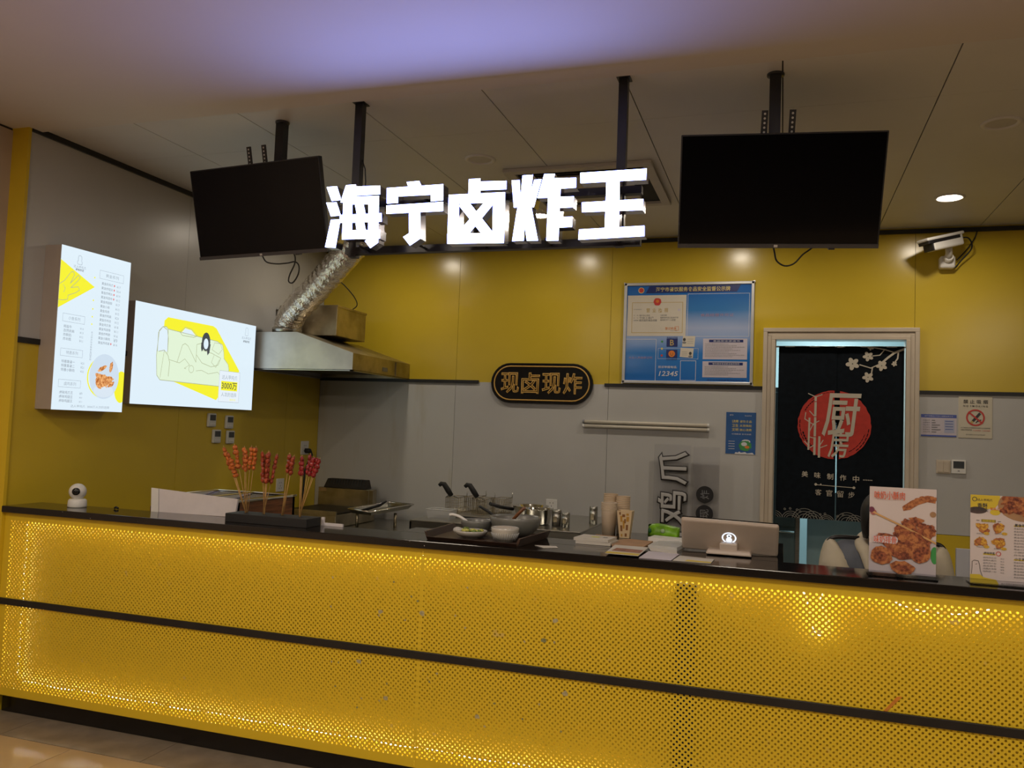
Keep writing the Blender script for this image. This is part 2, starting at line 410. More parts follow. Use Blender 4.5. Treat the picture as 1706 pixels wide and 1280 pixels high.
lit_m = glow('lit_downlight', (1.0, .88, .72), DOWN_E)
off_m = mat('unlit_downlight_diffuser', (.60, .57, .50), .5, var=.03)
def downlight(x, y, lit, label, r=.072):
    t = thing('downlight', label, 'lamp', (x, y, ZC), 'downlights of the shop ceiling')
    MB().lathe([(r + .012, .0), (r + .012, -.004), (r + .004, -.008), (r - .006, -.006), (r - .010, .0)], (x, y, ZC), 32).build('ring', white_p, t)
    MB().lathe([(r - .008, -.001), (.0005, -.001)], (x, y, ZC), 32).build('diffuser', lit_m if lit else off_m, t)
downlight(-1.60, 5.38, True, 'lit round downlight seen through the gap right of the third letter', .062)
downlight(.915, 5.40, True, 'lit round downlight in the ceiling above the bullet camera')
downlight(-.34, 5.38, True, 'lit round downlight hidden behind the right television')
downlight(-2.86, 5.36, True, 'lit round downlight hidden behind the first glowing letter')
downlight(-1.597, 4.184, False, 'unlit round downlight in front of the air conditioner')
downlight(.915, 4.18, False, 'unlit flush round downlight near the top right corner')
# kitchen lamp
t = thing('kitchen_ceiling_lamp', 'cool white ceiling lamp in the kitchen behind the curtain', 'lamp', (.4, 7.2, 2.7))
box(.1, 6.9, 2.67, .7, 7.5, 2.70).build('diffuser', glow('cool_lamp_diffuser', (.8, .95, 1), 3.0), t)
area('kitchen_light', (.4, 7.2, 2.66), .56, KITCHEN_W, (.78, .95, 1.0), t)

# ================================================================== THE COUNTER
ct = thing('service_counter', 'long counter with yellow perforated front, black stripe and black stone top', 'counter', (-1.0, 3.3, 0))
XE = 2.17
def perforated(x0, x1, z0, z1):
    P = .0218; Hf = P / 2; r = .0046; ztop = .949; rows = 75; T = .002
    xs = -3.644 if x0 < -3.6 else x0 + Hf + .0002
    V = []; F = []
    oc = [(math.cos(k * PI / 4) * r, math.sin(k * PI / 4) * r) for k in range(8)]; cr = [(Hf, 0), (0, Hf), (-Hf, 0), (0, -Hf)]
    nmax = int((x1 - Hf - xs + 1e-4) / P) + 1
    for j in range(rows):
        z = ztop - j * Hf; odd = j % 2; m = nmax - odd
        for i in range(m):
            x = xs + Hf + i * P + odd * Hf - Hf; k = len(V)
            V += [(x + a, YF, z + b) for a, b in cr] + [(x + a, YF, z + b) for a, b in oc] + [(x + a, YF + T, z + b) for a, b in oc]
            for q in range(4):
                c0, c1 = k + q, k + (q + 1) % 4; o0, o1, o2 = k + 4 + 2 * q, k + 5 + 2 * q, k + 4 + (2 * q + 2) % 8
                F += [(c0, o1, o0), (c0, c1, o1), (c1, o2, o1)]
            for q in range(8):
                F.append((k + 4 + q, k + 4 + (q + 1) % 8, k + 12 + (q + 1) % 8, k + 12 + q))
    zb = ztop - (rows - 1) * Hf; xa = xs - Hf; xb = xs + (nmax - 1) * P + Hf
    def tri(a, b, c):
        k = len(V); V.extend([(p[0], YF, p[1]) for p in (a, b, c)]); F.append((k, k + 1, k + 2))
    def quad(a0, b0, a1, b1):
        k = len(V); V.extend([(a0, YF, b0), (a1, YF, b0), (a1, YF, b1), (a0, YF, b1)]); F.append((k, k + 1, k + 2, k + 3))
    for i in range(nmax - 1):
        x = xs + i * P
        tri((x, ztop + Hf), (x + Hf, ztop), (x + P, ztop + Hf)); tri((x, zb - Hf), (x + P, zb - Hf), (x + Hf, zb))
    for z, s in ((ztop, 1), (zb, -1)):
        a = [(xa, z), (xs, z + s * Hf), (xa, z + s * Hf)]; b = [(xb, z), (xb, z + s * Hf), (xb - Hf, z + s * Hf)]
        tri(*(a if s > 0 else a[::-1])); tri(*(b if s > 0 else b[::-1]))
    for j in range(0, rows - 1, 2):
        z = ztop - j * Hf; tri((xa, z), (xa, z - P), (xs, z - Hf)); tri((xb, z), (xb - Hf, z - Hf), (xb, z - P))
    quad(x0, z0, xa, z1); quad(xb, z0, x1, z1); quad(xa, z0, xb, zb - Hf); quad(xa, ztop + Hf, xb, z1)
    me = bpy.data.meshes.new('perforated_panel'); org = ORG[ct]
    me.from_pydata([(a - org.x, b - org.y, c - org.z) for a, b, c in V], [], F); me.update(); me.materials.append(sheet_m)
    o = bpy.data.objects.new('perforated_panel', me); C.objects.link(o); o.parent = ct; ORG[o] = org
    return o
for a, b in ((-3.689, -1.4095), (-1.4091, .8803), (.8807, XE)):
    perforated(a, b, .10, .993)
box(-3.689, 3.265, .10, XE, 3.28, .993).build('backing_board', yellow_b, ct)
MB().box(-3.689, YF + .002, .985, XE, 3.265, .993).box(-3.689, YF + .002, .098, XE, 3.265, .106).box(-3.689, YF + .002, .106, -3.683, 3.265, .985).build('panel_return', yellow_b, ct)
box(-3.689, 3.268, 0, XE, 3.285, .099).build('kick_board', blackk, ct)
box(-3.689, 3.203, .539, XE, YF - .0003, .571).build('stripe', blackp, ct, .002)
box(-.372, 3.218, .11, -.296, 3.262, .94).build('stud', dark_gap, ct)
MB().box(-3.689, 3.188, .993, XE, 3.425, ZT).box(-1.62, 3.425, .993, -.80, 3.60, ZT).box(-.80, 3.425, .993, .015, 4.03, ZT).build('stone_top', stone_m, ct, .003)
box(XE - .02, 3.215, .0, XE, 3.425, .993).build('end_panel', yellow_c, ct)
box(-3.69, 3.40, 0, XE - .02, 3.42, .993).build('rear_panel', grey_w, ct)
# LED strip in the cavity: glowing tape lights the backing board, chips only show as white dots
YS = 3.245
path = []
x = -3.574; z = .168
zz = .940
for k in range(40): path.append((x, .952 - (.952 - .168) * k / 39))
path.reverse()
def topz(x):
    z = .958
    if .36 < x < .70: z -= .040 * math.sin((x - .36) / .34 * PI) ** .7
    if -2.75 < x < -2.5: z += .003
    z += .002 * math.sin(x * 9)
    return z
top = [(xx, topz(xx)) for xx in [(-3.574 + .02 * k) for k in range(int((.085 + 3.574) / .02))]]
loop = [(.088, .945), (.100, .91), (.108, .87), (.115, .83), (.130, .802), (.150, .797), (.166, .81), (.168, .85), (.155, .89), (.140, .925), (.150, .95)]
rest = [(xx, topz(xx)) for xx in [(.165 + .02 * k) for k in range(int((XE - .06 - .165) / .02))]]
strip_top = path + top + loop + rest
strip_bot = [(-3.574 + .02 * k, .167 + .003 * math.sin(k * .35) - (.010 if k > 150 else 0)) for k in range(int((XE + 3.5) / .02))]
tape = MB(); chips = MB()
for pts in (strip_top, strip_bot):
    for (a, b), (c, d) in zip(pts[:-1], pts[1:]):
        tape.add([(a, YS - .0015, b), (c, YS - .0015, d), (c, YS + .0015, d), (a, YS + .0015, b)], [(0, 1, 2, 3)])
    acc = 0
    for (a, b), (c, d) in zip(pts[:-1], pts[1:]):
        l = math.hypot(c - a, d - b); acc += l
        if acc >= .030:
            acc = 0; chips.box(c - .003, YS - .002, d - .003, c + .003, YS + .001, d + .003)
tp = tape.build('led_strip', glow('lit_led_tape', (1.0, .93, .80), LED_E), ct); chips.build('led_chips', glow('white_led', (1.0, .95, .88), 5.0, False), tp, kind='stuff')
# marks on the front
fr_c = plane((0, YF, 0), (1, 0, 0), (0, 0, 1), (0, -1, 0))
mk = MB(); mk.prism([(.395, .625), (.412, .627), (.352, .556), (.337, .552)][::-1], fr_c, .0003, .0008); mk.build('tape_residue', tape_o, ct, label='strip of orange tape residue')
smear = mat('grey_scuff_mark', (.46, .40, .22), .6, var=.3, scale=70); smear2 = mat('greenish_scuff_mark', (.25, .25, .10), .6, var=.3, scale=70)
s1 = MB(); s2 = MB()
for k in range(34):
    xx = random.uniform(-1.85, -.7); zc = random.choice((random.uniform(.66, .86), random.uniform(.30, .50))); big = random.random() < .35
    (s1 if random.random() < .7 else s2).prism([(xx + random.uniform(.5, 1) * (.016 if big else .006) * math.cos(a), zc + random.uniform(.5, 1) * (.013 if big else .006) * math.sin(a)) for a in [i * PI / 4 for i in range(8)]], fr_c, .0002, .0004)
s1.build('scuff_marks', smear, ct, kind='stuff'); s2.build('scuff_marks', smear2, ct, kind='stuff')

# ================================================================== THE GLOWING SHOP SIGN
LET = {
'hai': [[(-1975,2559),(-1923,2560),(-1898,2496),(-1946,2494)],[(-1973,2487),(-1921,2487),(-1896,2426),(-1946,2424)],[(-1945,2408),(-1897,2408),(-1915,2280),(-1968,2285)],[(-1832,2554),(-1707,2550),(-1705,2512),(-1850,2512)],[(-1877,2562),(-1828,2563),(-1863,2481),(-1901,2485)],[(-1887,2510),(-1843,2508),(-1834,2317),(-1884,2317)],[(-1887,2509),(-1711,2505),(-1709,2468),(-1886,2475)],[(-1761,2506),(-1711,2505),(-1705,2315),(-1755,2316)],[(-1884,2357),(-1697,2353),(-1697,2314),(-1884,2317)],[(-1901,2428),(-1694,2427),(-1692,2389),(-1899,2392)],[(-1828,2474),(-1785,2471),(-1773,2430),(-1816,2429)],[(-1820,2389),(-1778,2390),(-1768,2354),(-1812,2355)],[(-1755,2317),(-1705,2318),(-1705,2296),(-1741,2273),(-1769,2305)]],
'ning': [[(-1579,2559),(-1520,2561),(-1508,2539),(-1570,2536)],[(-1674,2538),(-1406,2540),(-1404,2497),(-1672,2498)],[(-1673,2513),(-1619,2513),(-1617,2469),(-1671,2469)],[(-1462,2516),(-1405,2516),(-1403,2470),(-1460,2468)],[(-1672,2460),(-1403,2463),(-1402,2423),(-1670,2423)],[(-1562,2429),(-1509,2429),(-1503,2307),(-1550,2278),(-1584,2317),(-1557,2332)]],
'lu': [[(-1288,2555),(-1236,2555),(-1234,2487),(-1288,2487)],[(-1236,2542),(-1119,2538),(-1118,2502),(-1235,2504)],[(-1378,2492),(-1123,2490),(-1122,2448),(-1376,2452)],[(-1377,2324),(-1121,2317),(-1120,2275),(-1375,2280)],[(-1378,2492),(-1330,2491),(-1324,2280),(-1375,2280)],[(-1176,2490),(-1123,2490),(-1120,2275),(-1171,2276)],[(-1328,2442),(-1322,2449),(-1277,2448),(-1175,2327),(-1176,2320),(-1224,2321)],[(-1218,2447),(-1176,2449),(-1176,2439),(-1275,2323),(-1325,2322),(-1325,2330)]],
'zha': [[(-1096,2539),(-1061,2538),(-1052,2423),(-1082,2423)],[(-1049,2557),(-1004,2557),(-1011,2473),(-1025,2419),(-1064,2420),(-1054,2470)],[(-1065,2423),(-1024,2421),(-1032,2347),(-1033,2282),(-1084,2281),(-1068,2409)],[(-1041,2422),(-1005,2420),(-972,2280),(-1020,2281),(-1041,2392)],[(-997,2536),(-966,2536),(-995,2420),(-1024,2420),(-1015,2468)],[(-955,2557),(-909,2555),(-927,2491),(-937,2457),(-981,2458)],[(-918,2537),(-819,2534),(-818,2493),(-930,2491)],[(-930,2496),(-883,2494),(-885,2277),(-936,2278),(-935,2469)],[(-887,2458),(-826,2457),(-828,2412),(-887,2412)],[(-886,2374),(-829,2373),(-830,2331),(-887,2330)]],
'wang': [[(-802,2553),(-532,2554),(-533,2509),(-800,2510)],[(-792,2430),(-542,2432),(-542,2387),(-790,2390)],[(-800,2319),(-534,2324),(-533,2282),(-801,2277)],[(-693,2529),(-639,2529),(-636,2308),(-694,2308)]],
}
sg = thing('shop_sign', 'row of five glowing white letters hung on black rails below the ceiling', 'sign', (-1.25, 3.30, 2.28))
face_m = glow('white_letter_face', (.27, .34, 1.0), SIGN_E); ret_m = mat('mirror_letter_return', (.55, .55, .62), .15, 1, var=.05)
SK = 3.16 / 3.25     # the letters stand a little in front of the rails
fr_s = plane((0, 3.16, 0), (1, 0, 0), (0, 0, 1), (0, -1, 0))
for k, polys in LET.items():
    a = MB(); b = MB(); b.noflip = True
    for n, p in enumerate(polys):
        q = [(x / 1000 * SK, 1.5 + (z / 1000 - 1.5) * SK) for x, z in p]
        ar = sum(q[i][0] * q[(i + 1) % len(q)][1] - q[(i + 1) % len(q)][0] * q[i][1] for i in range(len(q)))
        if ar < 0: q.reverse()
        a.prism(q, fr_s, -.058, -.0012 - n * .00002)
        b.prism(q, fr_s, 0, .00003 * n, sides=False)
    L = a.build('letter', ret_m, sg); b.build('letter_face', face_m, L)
MB().box(-1.885, 3.312, 2.25, -1.848, 3.349, ZC).build('pole', blackm, sg); MB().box(-.667, 3.312, 2.26, -.630, 3.349, ZC).build('pole', blackm, sg)
for a, b, z in ((-1.90, -.56, 2.474), (-1.90, -.56, 2.262)): box(a, 3.309, z, b, 3.345, z + .032).build('rail', blackm, sg)
for xx in (-1.78, -1.50, -1.22, -.93, -.648):
    for z in (2.49, 2.275): MB().tube([(xx, 3.21, z), (xx, 3.31, z)], .006, 6).build('standoff', blackm, sg)
for xx in (-1.8665, -.6485): box(xx - .028, 3.296, ZC - .004, xx + .028, 3.362, ZC).build('ceiling_plate', blackm, sg)
MB().tube([(-1.846, 3.33, 2.70), (-1.832, 3.335, 2.66), (-1.826, 3.335, 2.60), (-1.824, 3.33, 2.56)], .003, 6).build('cable', rubber, sg)

# ================================================================== TELEVISIONS
def tv(label, c, w, yaw, tilt, roll, polex, poley, group, cable, hx):
    h = w * .574
    R = Matrix.Rotation(yaw, 3, 'Z') @ Matrix.Rotation(tilt, 3, 'X') @ Matrix.Rotation(roll, 3, 'Y'); c = Vector(c)
    t = thing('television', label, 'television', tuple(c), group)
    def lb(x0, y0, z0, x1, y1, z1): return box(x0 + c.x, y0 + c.y, z0 + c.z, x1 + c.x, y1 + c.y, z1 + c.z)
    def rot(mb): mb.v = [tuple(R @ (Vector(p) - c) + c) for p in mb.v]; return mb
    rot(lb(-w / 2, 0, -h / 2, w / 2, .028, h / 2)).build('housing', blackm, t, .003)
    b = .006
    rot(lb(-w / 2 + b, -.0012, -h / 2 + .018, w / 2 - b, .001, h / 2 - b)).build('screen', screen_m, t)
    rot(lb(-w / 2, -.004, -h / 2, w / 2, .0, -h / 2 + .016)).build('chin', mat('dark_grey_bezel', (.05, .047, .048), .4, var=.1), t)
    rot(lb(-.008, -.0052, -h / 2 + .003, .006, -.0038, -h / 2 + .013)).build('badge', mat('pale_badge', (.5, .48, .45), .5, var=.1), t)
    rot(lb(-w * .3, .028, -h * .42, w * .3, .055, h * .1)).build('rear_cover', blackm, t, .01)
    rot(lb(w * .26, -.003, -h / 2 - .006, w * .29, .02, -h / 2)).build('sensor_foot', blackm, t)
    # perforated mounting arms
    for x in hx:
        a = rot(lb(x - .012, .03, -h * .3, x + .012, .036, h / 2 + .085)).build('mounting_arm', blackm, t)
        d = MB()
        for k in range(5):
            p = c + R @ Vector((x, .0292, h / 2 + .072 - k * .017)); q = R @ Vector((0, -1, 0))
            d.lathe([(.0045, 0), (.0001, 0)], p, 8, axis=q)
        d.build('bolt_hole', mat('pale_ceiling_seen_through_hole', (.5, .49, .45), .6, var=.05), a)
    box(polex - .022, poley - .022, c.z - .05, polex + .022, poley + .022, ZC).build('pole', blackm, t)
    MB().lathe([(.034, 0), (.034, -.008), (.02, -.010)], (polex, poley, ZC), 20).build('ceiling_plate', blackm, t)
    rot(lb(-.09, .036, -.03, .09, .05, .03)).build('bracket', blackm, t)
    box(polex - .02, c.y + .02, c.z - .02, polex + .02, poley + .02, c.z + .02).build('bracket', blackm, t)
    MB().tube([tuple(c + R @ p) for p in smooth_path(cable, 4)], .0035, 6).build('cable', rubber, t)
    return t
tv('black television hung from the ceiling left of the glowing letters', (-2.4455, 3.40, 2.5143), .769, -.0718, .2349, -.0131, -2.365, 3.455, 'ceiling televisions',
   [(-.02, .03, -.22), (.0, .03, -.25), (.05, .04, -.262), (.11, .05, -.262), (.155, .05, -.258), (.175, .05, -.28), (.165, .05, -.32), (.13, .05, -.358), (.105, .05, -.352), (.115, .05, -.32), (.15, .05, -.27), (.158, .05, -.235), (.155, .04, -.21)], (-.034, .055))
tv('black television hung from the ceiling right of the glowing letters', (-.0286, 3.35, 2.4633), .7633, .1199, .3222, .0081, -.052, 3.425, 'ceiling televisions',
   [(-.01, .03, -.2), (.0, .03, -.24), (.012, .04, -.275), (.045, .045, -.295), (.08, .045, -.285), (.11, .045, -.25), (.14, .04, -.225), (.16, .03, -.20)], (-.068, .035))

# ================================================================== ON THE LEFT WALL
W_LIT = glow('lightbox_white', (.74, .87, .96), 1.0); Y_LIT = glow('lightbox_yellow', (.92, .88, .03), 1.0); Y_PALE = glow('lightbox_pale_yellow', (.76, .90, .68), 1.0)
G_LIT = glow('lightbox_grey_ink', (.34, .40, .46), 1.0, False); D_LIT = glow('lightbox_dark_ink', (.05, .06, .07), 1.0, False); R_LIT = glow('lightbox_red_ink', (.75, .12, .12), 1.0, False); L_LIT = glow('lightbox_olive_line', (.42, .46, .28), 1.0, False)
def lit_food():
    m = bpy.data.materials.new('lightbox_food_print'); m.use_nodes = True; nt = m.node_tree; b = nt.nodes['Principled BSDF']; b.inputs['Base Color'].default_value = (.02, .02, .02, 1)
    tc = nt.nodes.new('ShaderNodeTexCoord'); nz = nt.nodes.new('ShaderNodeTexNoise'); nz.inputs['Scale'].default_value = 70; nt.links.new(tc.outputs['Object'], nz.inputs['Vector'])
    rp = nt.nodes.new('ShaderNodeValToRGB'); rp.color_ramp.elements[0].position = .35; rp.color_ramp.elements[0].color = (.45, .12, .02, 1); rp.color_ramp.elements[1].position = .65; rp.color_ramp.elements[1].color = (.95, .48, .18, 1)
    nt.links.new(nz.outputs['Fac'], rp.inputs['Fac']); nt.links.new(rp.outputs[0], b.inputs['Emission Color']); b.inputs['Emission Strength'].default_value = 1.0; m.cycles.emission_sampling = 'NONE'
    return m
FOOD_LIT = lit_food()
def brand(pr, s, t, w, m):     # outlined bottle-like bird emblem with the name under it
    k = w; j = w * pr.h / pr.w * .8
    pr.line([(s - j * .12, t), (s - j * .14, t + k * .10), (s - j * .13, t + k * .22), (s - j * .20, t + k * .32), (s - j * .16, t + k * .42), (s + j * .16, t + k * .42), (s + j * .20, t + k * .32), (s + j * .13, t + k * .22), (s + j * .14, t + k * .10), (s + j * .12, t), (s, t - k * .05), (s - j * .12, t)], .0022, m, 3, 'emblem')
# --- vertical menu lightbox
mx, my0, my1, mz0, mz1 = -3.59, 3.35, 3.835, 1.513, 2.375
t = thing('menu_lightbox', 'tall glowing white menu box with a yellow triangle and bowl photo', 'lightbox', (XL, my0, mz0))
box(XL, my0, mz0, mx - .001, my1, mz1).build('housing', mat('grey_lightbox_housing', (.42, .36, .32), .45, var=.05), t, .002)
p = Print(plane((mx, my0, mz0), (0, 1, 0), (0, 0, 1), (1, 0, 0)), my1 - my0, mz1 - mz0, t)
p.rect(0, 0, 1, 1, W_LIT, 0, 'light_panel')
p.poly([(0, .09), (.48, .215), (0, .385)], Y_LIT)
p.line([(0, .335), (.05, .335), (.12, .325), (.12, .30), (.22, .275), (.27, .255), (.25, .235), (.15, .25), (.24, .20), (.27, .175), (.24, .165), (.14, .225), (.19, .165), (.17, .148), (.14, .155), (.06, .215), (0, .24)], .003, L_LIT)
p.line([(.05, .24), (.08, .26), (.06, .285)], .0025, L_LIT)
brand(p, .25, .045, .12, G_LIT); p.text('达人甲鸡爪', .17, .34, .112, G_LIT); p.text('卤味炸货', .20, .31, .130, D_LIT, bold=.008)
def head(txt, a0, b0, a1, b1): p.frame(a0, b0, a1, b1, .0016, G_LIT); p.text(txt, a0 + (a1 - a0) * .25, a1 - (a1 - a0) * .22, (b0 + b1) / 2, G_LIT, hh=.019)
head('黄金系列', .54, .098, .90, .152)
items = ['黄金炸鸡爪', '黄金炸翅尖', '黄金炸鸭头', '黄金鸡翅中', '黄金鸡翅根', '黄金小串', '黄金鸡排', '黄金炸鸡腿', '黄金炸鸡块', '黄金鸡叉骨', '黄金鸡锁骨', '黄金炸鸭肠', '黄金小酥肉', '黄金炸鸡架']
for i, s_ in enumerate(items):
    tt = .180 + .0293 * i; p.text(s_, .575, .575 + .034 * len(s_), tt, G_LIT, bold=.01); p.text('¥%d' % (17 if i == 0 else 9 + (i * 5) % 12), .80, .86, tt + .003, G_LIT)
    if i in (0, 1, 2, 3, 13): p.disc(.765, tt, .004, R_LIT, 4, ry=.006, name='printed_chilli')
head('小食系列', .07, .412, .37, .462)
for i, s_ in enumerate(['椒盐牛', '孜然肉串', '炸鲜奶', '炸年糕']):
    p.text(s_, .09, .09 + .036 * len(s_), .490 + .0255 * i, G_LIT, bold=.01); p.text('¥%d' % (14 - i), .31, .36, .492 + .0255 * i, G_LIT)
head('特惠系列', .07, .625, .37, .672)
for i, s_ in enumerate(['特惠套餐一', '特惠套餐二', '特惠小酥肉']):
    p.text(s_, .09, .27, .704 + .0255 * i, G_LIT, bold=.01); p.text('¥%d' % (20 + i), .35, .40, .706 + .0255 * i, G_LIT)
head('卤鸡系列', .07, .815, .37, .862)
for i, s_ in enumerate(['卤味鸡爪王', '卤味鸡翅王', '卤味鸡腿王']):
    p.text(s_, .09, .27, .893 + .0255 * i, G_LIT, bold=.01); p.text('¥%d' % (9 + i), .36, .40, .895 + .0255 * i, G_LIT)
for i, ch in enumerate('现点现炸鲜香酥脆每日新鲜'): p.text(ch, .468, .492, .505 + .0155 * i, G_LIT)
for tt in (.155, .300, .355, .405, .452): p.disc(.47, tt, .0045, Y_LIT, 3)
p.disc(.96, .835, .05, Y_LIT, 1, ry=.09); p.rect(.995, .74, 1, .93, Y_LIT, 1)
p.ring(.69, .782, .108, .116, Y_LIT, 2, 40, k0=12, k1=34); p.disc(.70, .775, .106, glow('lightbox_bowl_white', (.62, .74, .86), 1.0), 2, ry=.125)
p.disc(.70, .868, .070, glow('lightbox_bowl_rim', (.70, .80, .90), 1.0), 3, ry=.035)
for k in range(16): p.disc(.70 + random.uniform(-.11, .11), .83 - random.uniform(0, .055) * (1 - 0), .018, FOOD_LIT, 4, jit=.3, n=12, name='printed_food', rx=.03, ry=.014, rot=random.uniform(-1, 1))
p.disc(.66, .725, .022, FOOD_LIT, 5, rx=.034, ry=.011, rot=-.5, jit=.15, name='printed_food'); p.disc(.79, .71, .02, FOOD_LIT, 5, rx=.012, ry=.030, rot=.2, jit=.15, name='printed_food')
p.text('达人甲鸡爪  3000万人次的选择', .25, .80, .974, G_LIT, hh=.014)
p.done()
# --- landscape lightbox with the sofa drawing
sx, sy0, sy1, sz0, sz1 = -3.65, 3.955, 5.14, 1.566, 2.177
t = thing('picture_lightbox', 'wide glowing white box with a line drawing of a sofa on yellow', 'lightbox', (XL, sy0, sz0))
box(XL, sy0, sz0, sx - .001, sy1, sz1).build('housing', MATS['grey_lightbox_housing'], t, .002)
p = Print(plane((sx, sy0, sz0), (0, 1, 0), (0, 0, 1), (1, 0, 0)), sy1 - sy0, sz1 - sz0, t)
p.rect(0, 0, 1, 1, W_LIT, 0, 'light_panel')
p.poly([(.235, .10), (.60, .10), (.63, .12), (.86, .56), (.66, .91), (.27, .735), (.20, .45), (.21, .14)], Y_LIT)
sofa = [(.20, .205), (.225, .20), (.24, .22), (.64, .26), (.69, .29), (.705, .37), (.71, .44), (.75, .50), (.76, .56), (.75, .62), (.69, .63), (.69, .755), (.20, .745), (.175, .70), (.165, .50), (.175, .25)]
p.poly(sofa, Y_PALE, 2); p.line(sofa + sofa[:1], .004, L_LIT, 3)
p.line([(.24, .22), (.245, .47)], .003, L_LIT); p.line([(.18, .46), (.22, .44), (.25, .49), (.265, .56), (.26, .70)], .004, L_LIT); p.line([(.22, .44), (.20, .72)], .003, L_LIT)
p.poly([(.17, .25), (.20, .205), (.235, .22), (.245, .30), (.245, .45), (.17, .46)], W_LIT, 2.5); p.line([(.17, .46), (.17, .27), (.20, .205), (.235, .23), (.245, .32), (.245, .45)], .004, L_LIT)
p.line([(.33, .23), (.37, .17), (.42, .18), (.47, .24), (.44, .26), (.35, .26), (.33, .23)], .0035, L_LIT); p.poly([(.34, .235), (.37, .18), (.42, .19), (.46, .245)], W_LIT, 2.6)
p.line([(.32, .55), (.355, .36), (.375, .34), (.40, .36), (.47, .52)], .0035, L_LIT); p.line([(.26, .53), (.34, .55), (.38, .50), (.42, .56), (.38, .60), (.45, .62), (.52, .60), (.58, .63), (.66, .60), (.70, .66)], .003, L_LIT)
p.line([(.47, .52), (.47, .33), (.51, .31), (.51, .38), (.60, .40), (.68, .44), (.66, .52), (.60, .55), (.52, .52), (.47, .44)], .0035, L_LIT)
p.line([(.62, .28), (.67, .28), (.69, .34), (.66, .40), (.60, .36), (.62, .28)], .003, L_LIT); p.line([(.62, .42), (.60, .50), (.64, .55), (.67, .46)], .003, L_LIT)
p.disc(.545, .285, .042, D_LIT, 4, ry=.062, n=20, name='printed_hair'); p.poly([(.505, .30), (.525, .30), (.525, .37), (.512, .40), (.505, .36)], D_LIT, 4, 'printed_hair'); p.poly([(.555, .36), (.57, .32), (.585, .30), (.578, .40), (.562, .43)], D_LIT, 4, 'printed_hair')
p.disc(.545, .308, .024, W_LIT, 5, ry=.036, n=20)
p.disc(.435, .60, .05, Y_PALE, 4, ry=.022); p.ring(.435, .60, .022, .025, L_LIT, 4, 20)
p.rect(.675, .575, .865, .925, glow('lightbox_card_white', (.80, .88, .95), 1.0), 6); p.frame(.675, .575, .865, .925, .002, G_LIT, 6.5)
p.text('达人甲鸡爪', .70, .84, .645, G_LIT, 7, hh=.030); p.rect(.695, .69, .845, .795, Y_LIT, 6.6); p.text('3000万', .70, .84, .742, D_LIT, 7, hh=.050, bold=.008); p.text('人次的选择', .70, .84, .84, G_LIT, 7, hh=.030); p.text('卤味炸货', .78, .835, .895, Y_LIT, 7)
brand(p, .91, .05, .20, G_LIT); p.text('达人甲鸡爪', .865, .955, .165, G_LIT); p.text('卤味炸货', .88, .94, .205, D_LIT, bold=.008)
p.done()
# --- four controllers and the socket on the left wall
ctl = mat('grey_white_plastic', (.62, .62, .58), .4, var=.04); lcd = mat('dark_lcd', (.05, .055, .06), .2, var=.1)
for (y, z, lab) in ((4.755, 1.485, 'upper left small white wall controller under the sofa lightbox'), (4.945, 1.475, 'upper right small white wall controller under the sofa lightbox'), (4.815, 1.375, 'lower left small white wall controller under the sofa lightbox'), (4.965, 1.370, 'lower right small white wall controller under the sofa lightbox')):
    t = thing('wall_controller', lab, 'controller', (XL, y, z), 'wall controllers')
    box(XL, y - .040, z - .046, XL + .020, y + .040, z + .046).build('housing', ctl, t, .006)
    box(XL + .020, y - .028, z - .002, XL + .0215, y + .030, z + .036).build('display', lcd, t)
    for k in range(3): box(XL + .020, y - .022 + k * .018, z - .030, XL + .023, y - .012 + k * .018, z - .022).build('button', white_p, t)
def socket(label, fr, w=.086, plug=None):
    o = fr(0, 0, 0); t = thing('wall_socket', label, 'socket', o, 'wall sockets')
    MB().prism([(-w / 2, -w / 2), (w / 2, -w / 2), (w / 2, w / 2), (-w / 2, w / 2)], fr, 0, .008).build('plate', white_p, t, .002)
    for (a, b) in ((-.012, .018), (.012, .018), (0, -.006), (-.014, -.024), (.014, -.024)):
        MB().prism([(a - .002, b - .005), (a + .002, b - .005), (a + .002, b + .005), (a - .002, b + .005)], fr, .008, .0085).build('slot', rubber, t)
    return t
socket('white wall socket with a black plug beside the corner on the yellow wall', plane((XL, 5.945, 1.285), (0, 1, 0), (0, 0, 1), (1, 0, 0)), .11)
socket('white wall socket low on the yellow wall behind the skewers', plane((XL, 5.62, 1.00), (0, 1, 0), (0, 0, 1), (1, 0, 0)), .10)
t = thing('plug_and_cord', 'black plug with a cord running down the yellow wall', 'cord', (XL + .01, 5.95, 1.22))
MB().lathe([(.001, .045), (.016, .045), (.020, .03), (.020, .0), (.012, -.01), (.001, -.01)], (XL + .009, 5.955, 1.262), 12, axis=(1, 0, 0)).build('plug', rubber, t)
MB().tube([(XL + .055, 5.955, 1.262), (XL + .065, 5.965, 1.23), (XL + .04, 5.96, 1.19), (XL + .02, 5.94, 1.10), (XL + .02, 5.93, .95), (XL + .02, 5.92, .72)], .008, 8).build('cord', rubber, t)

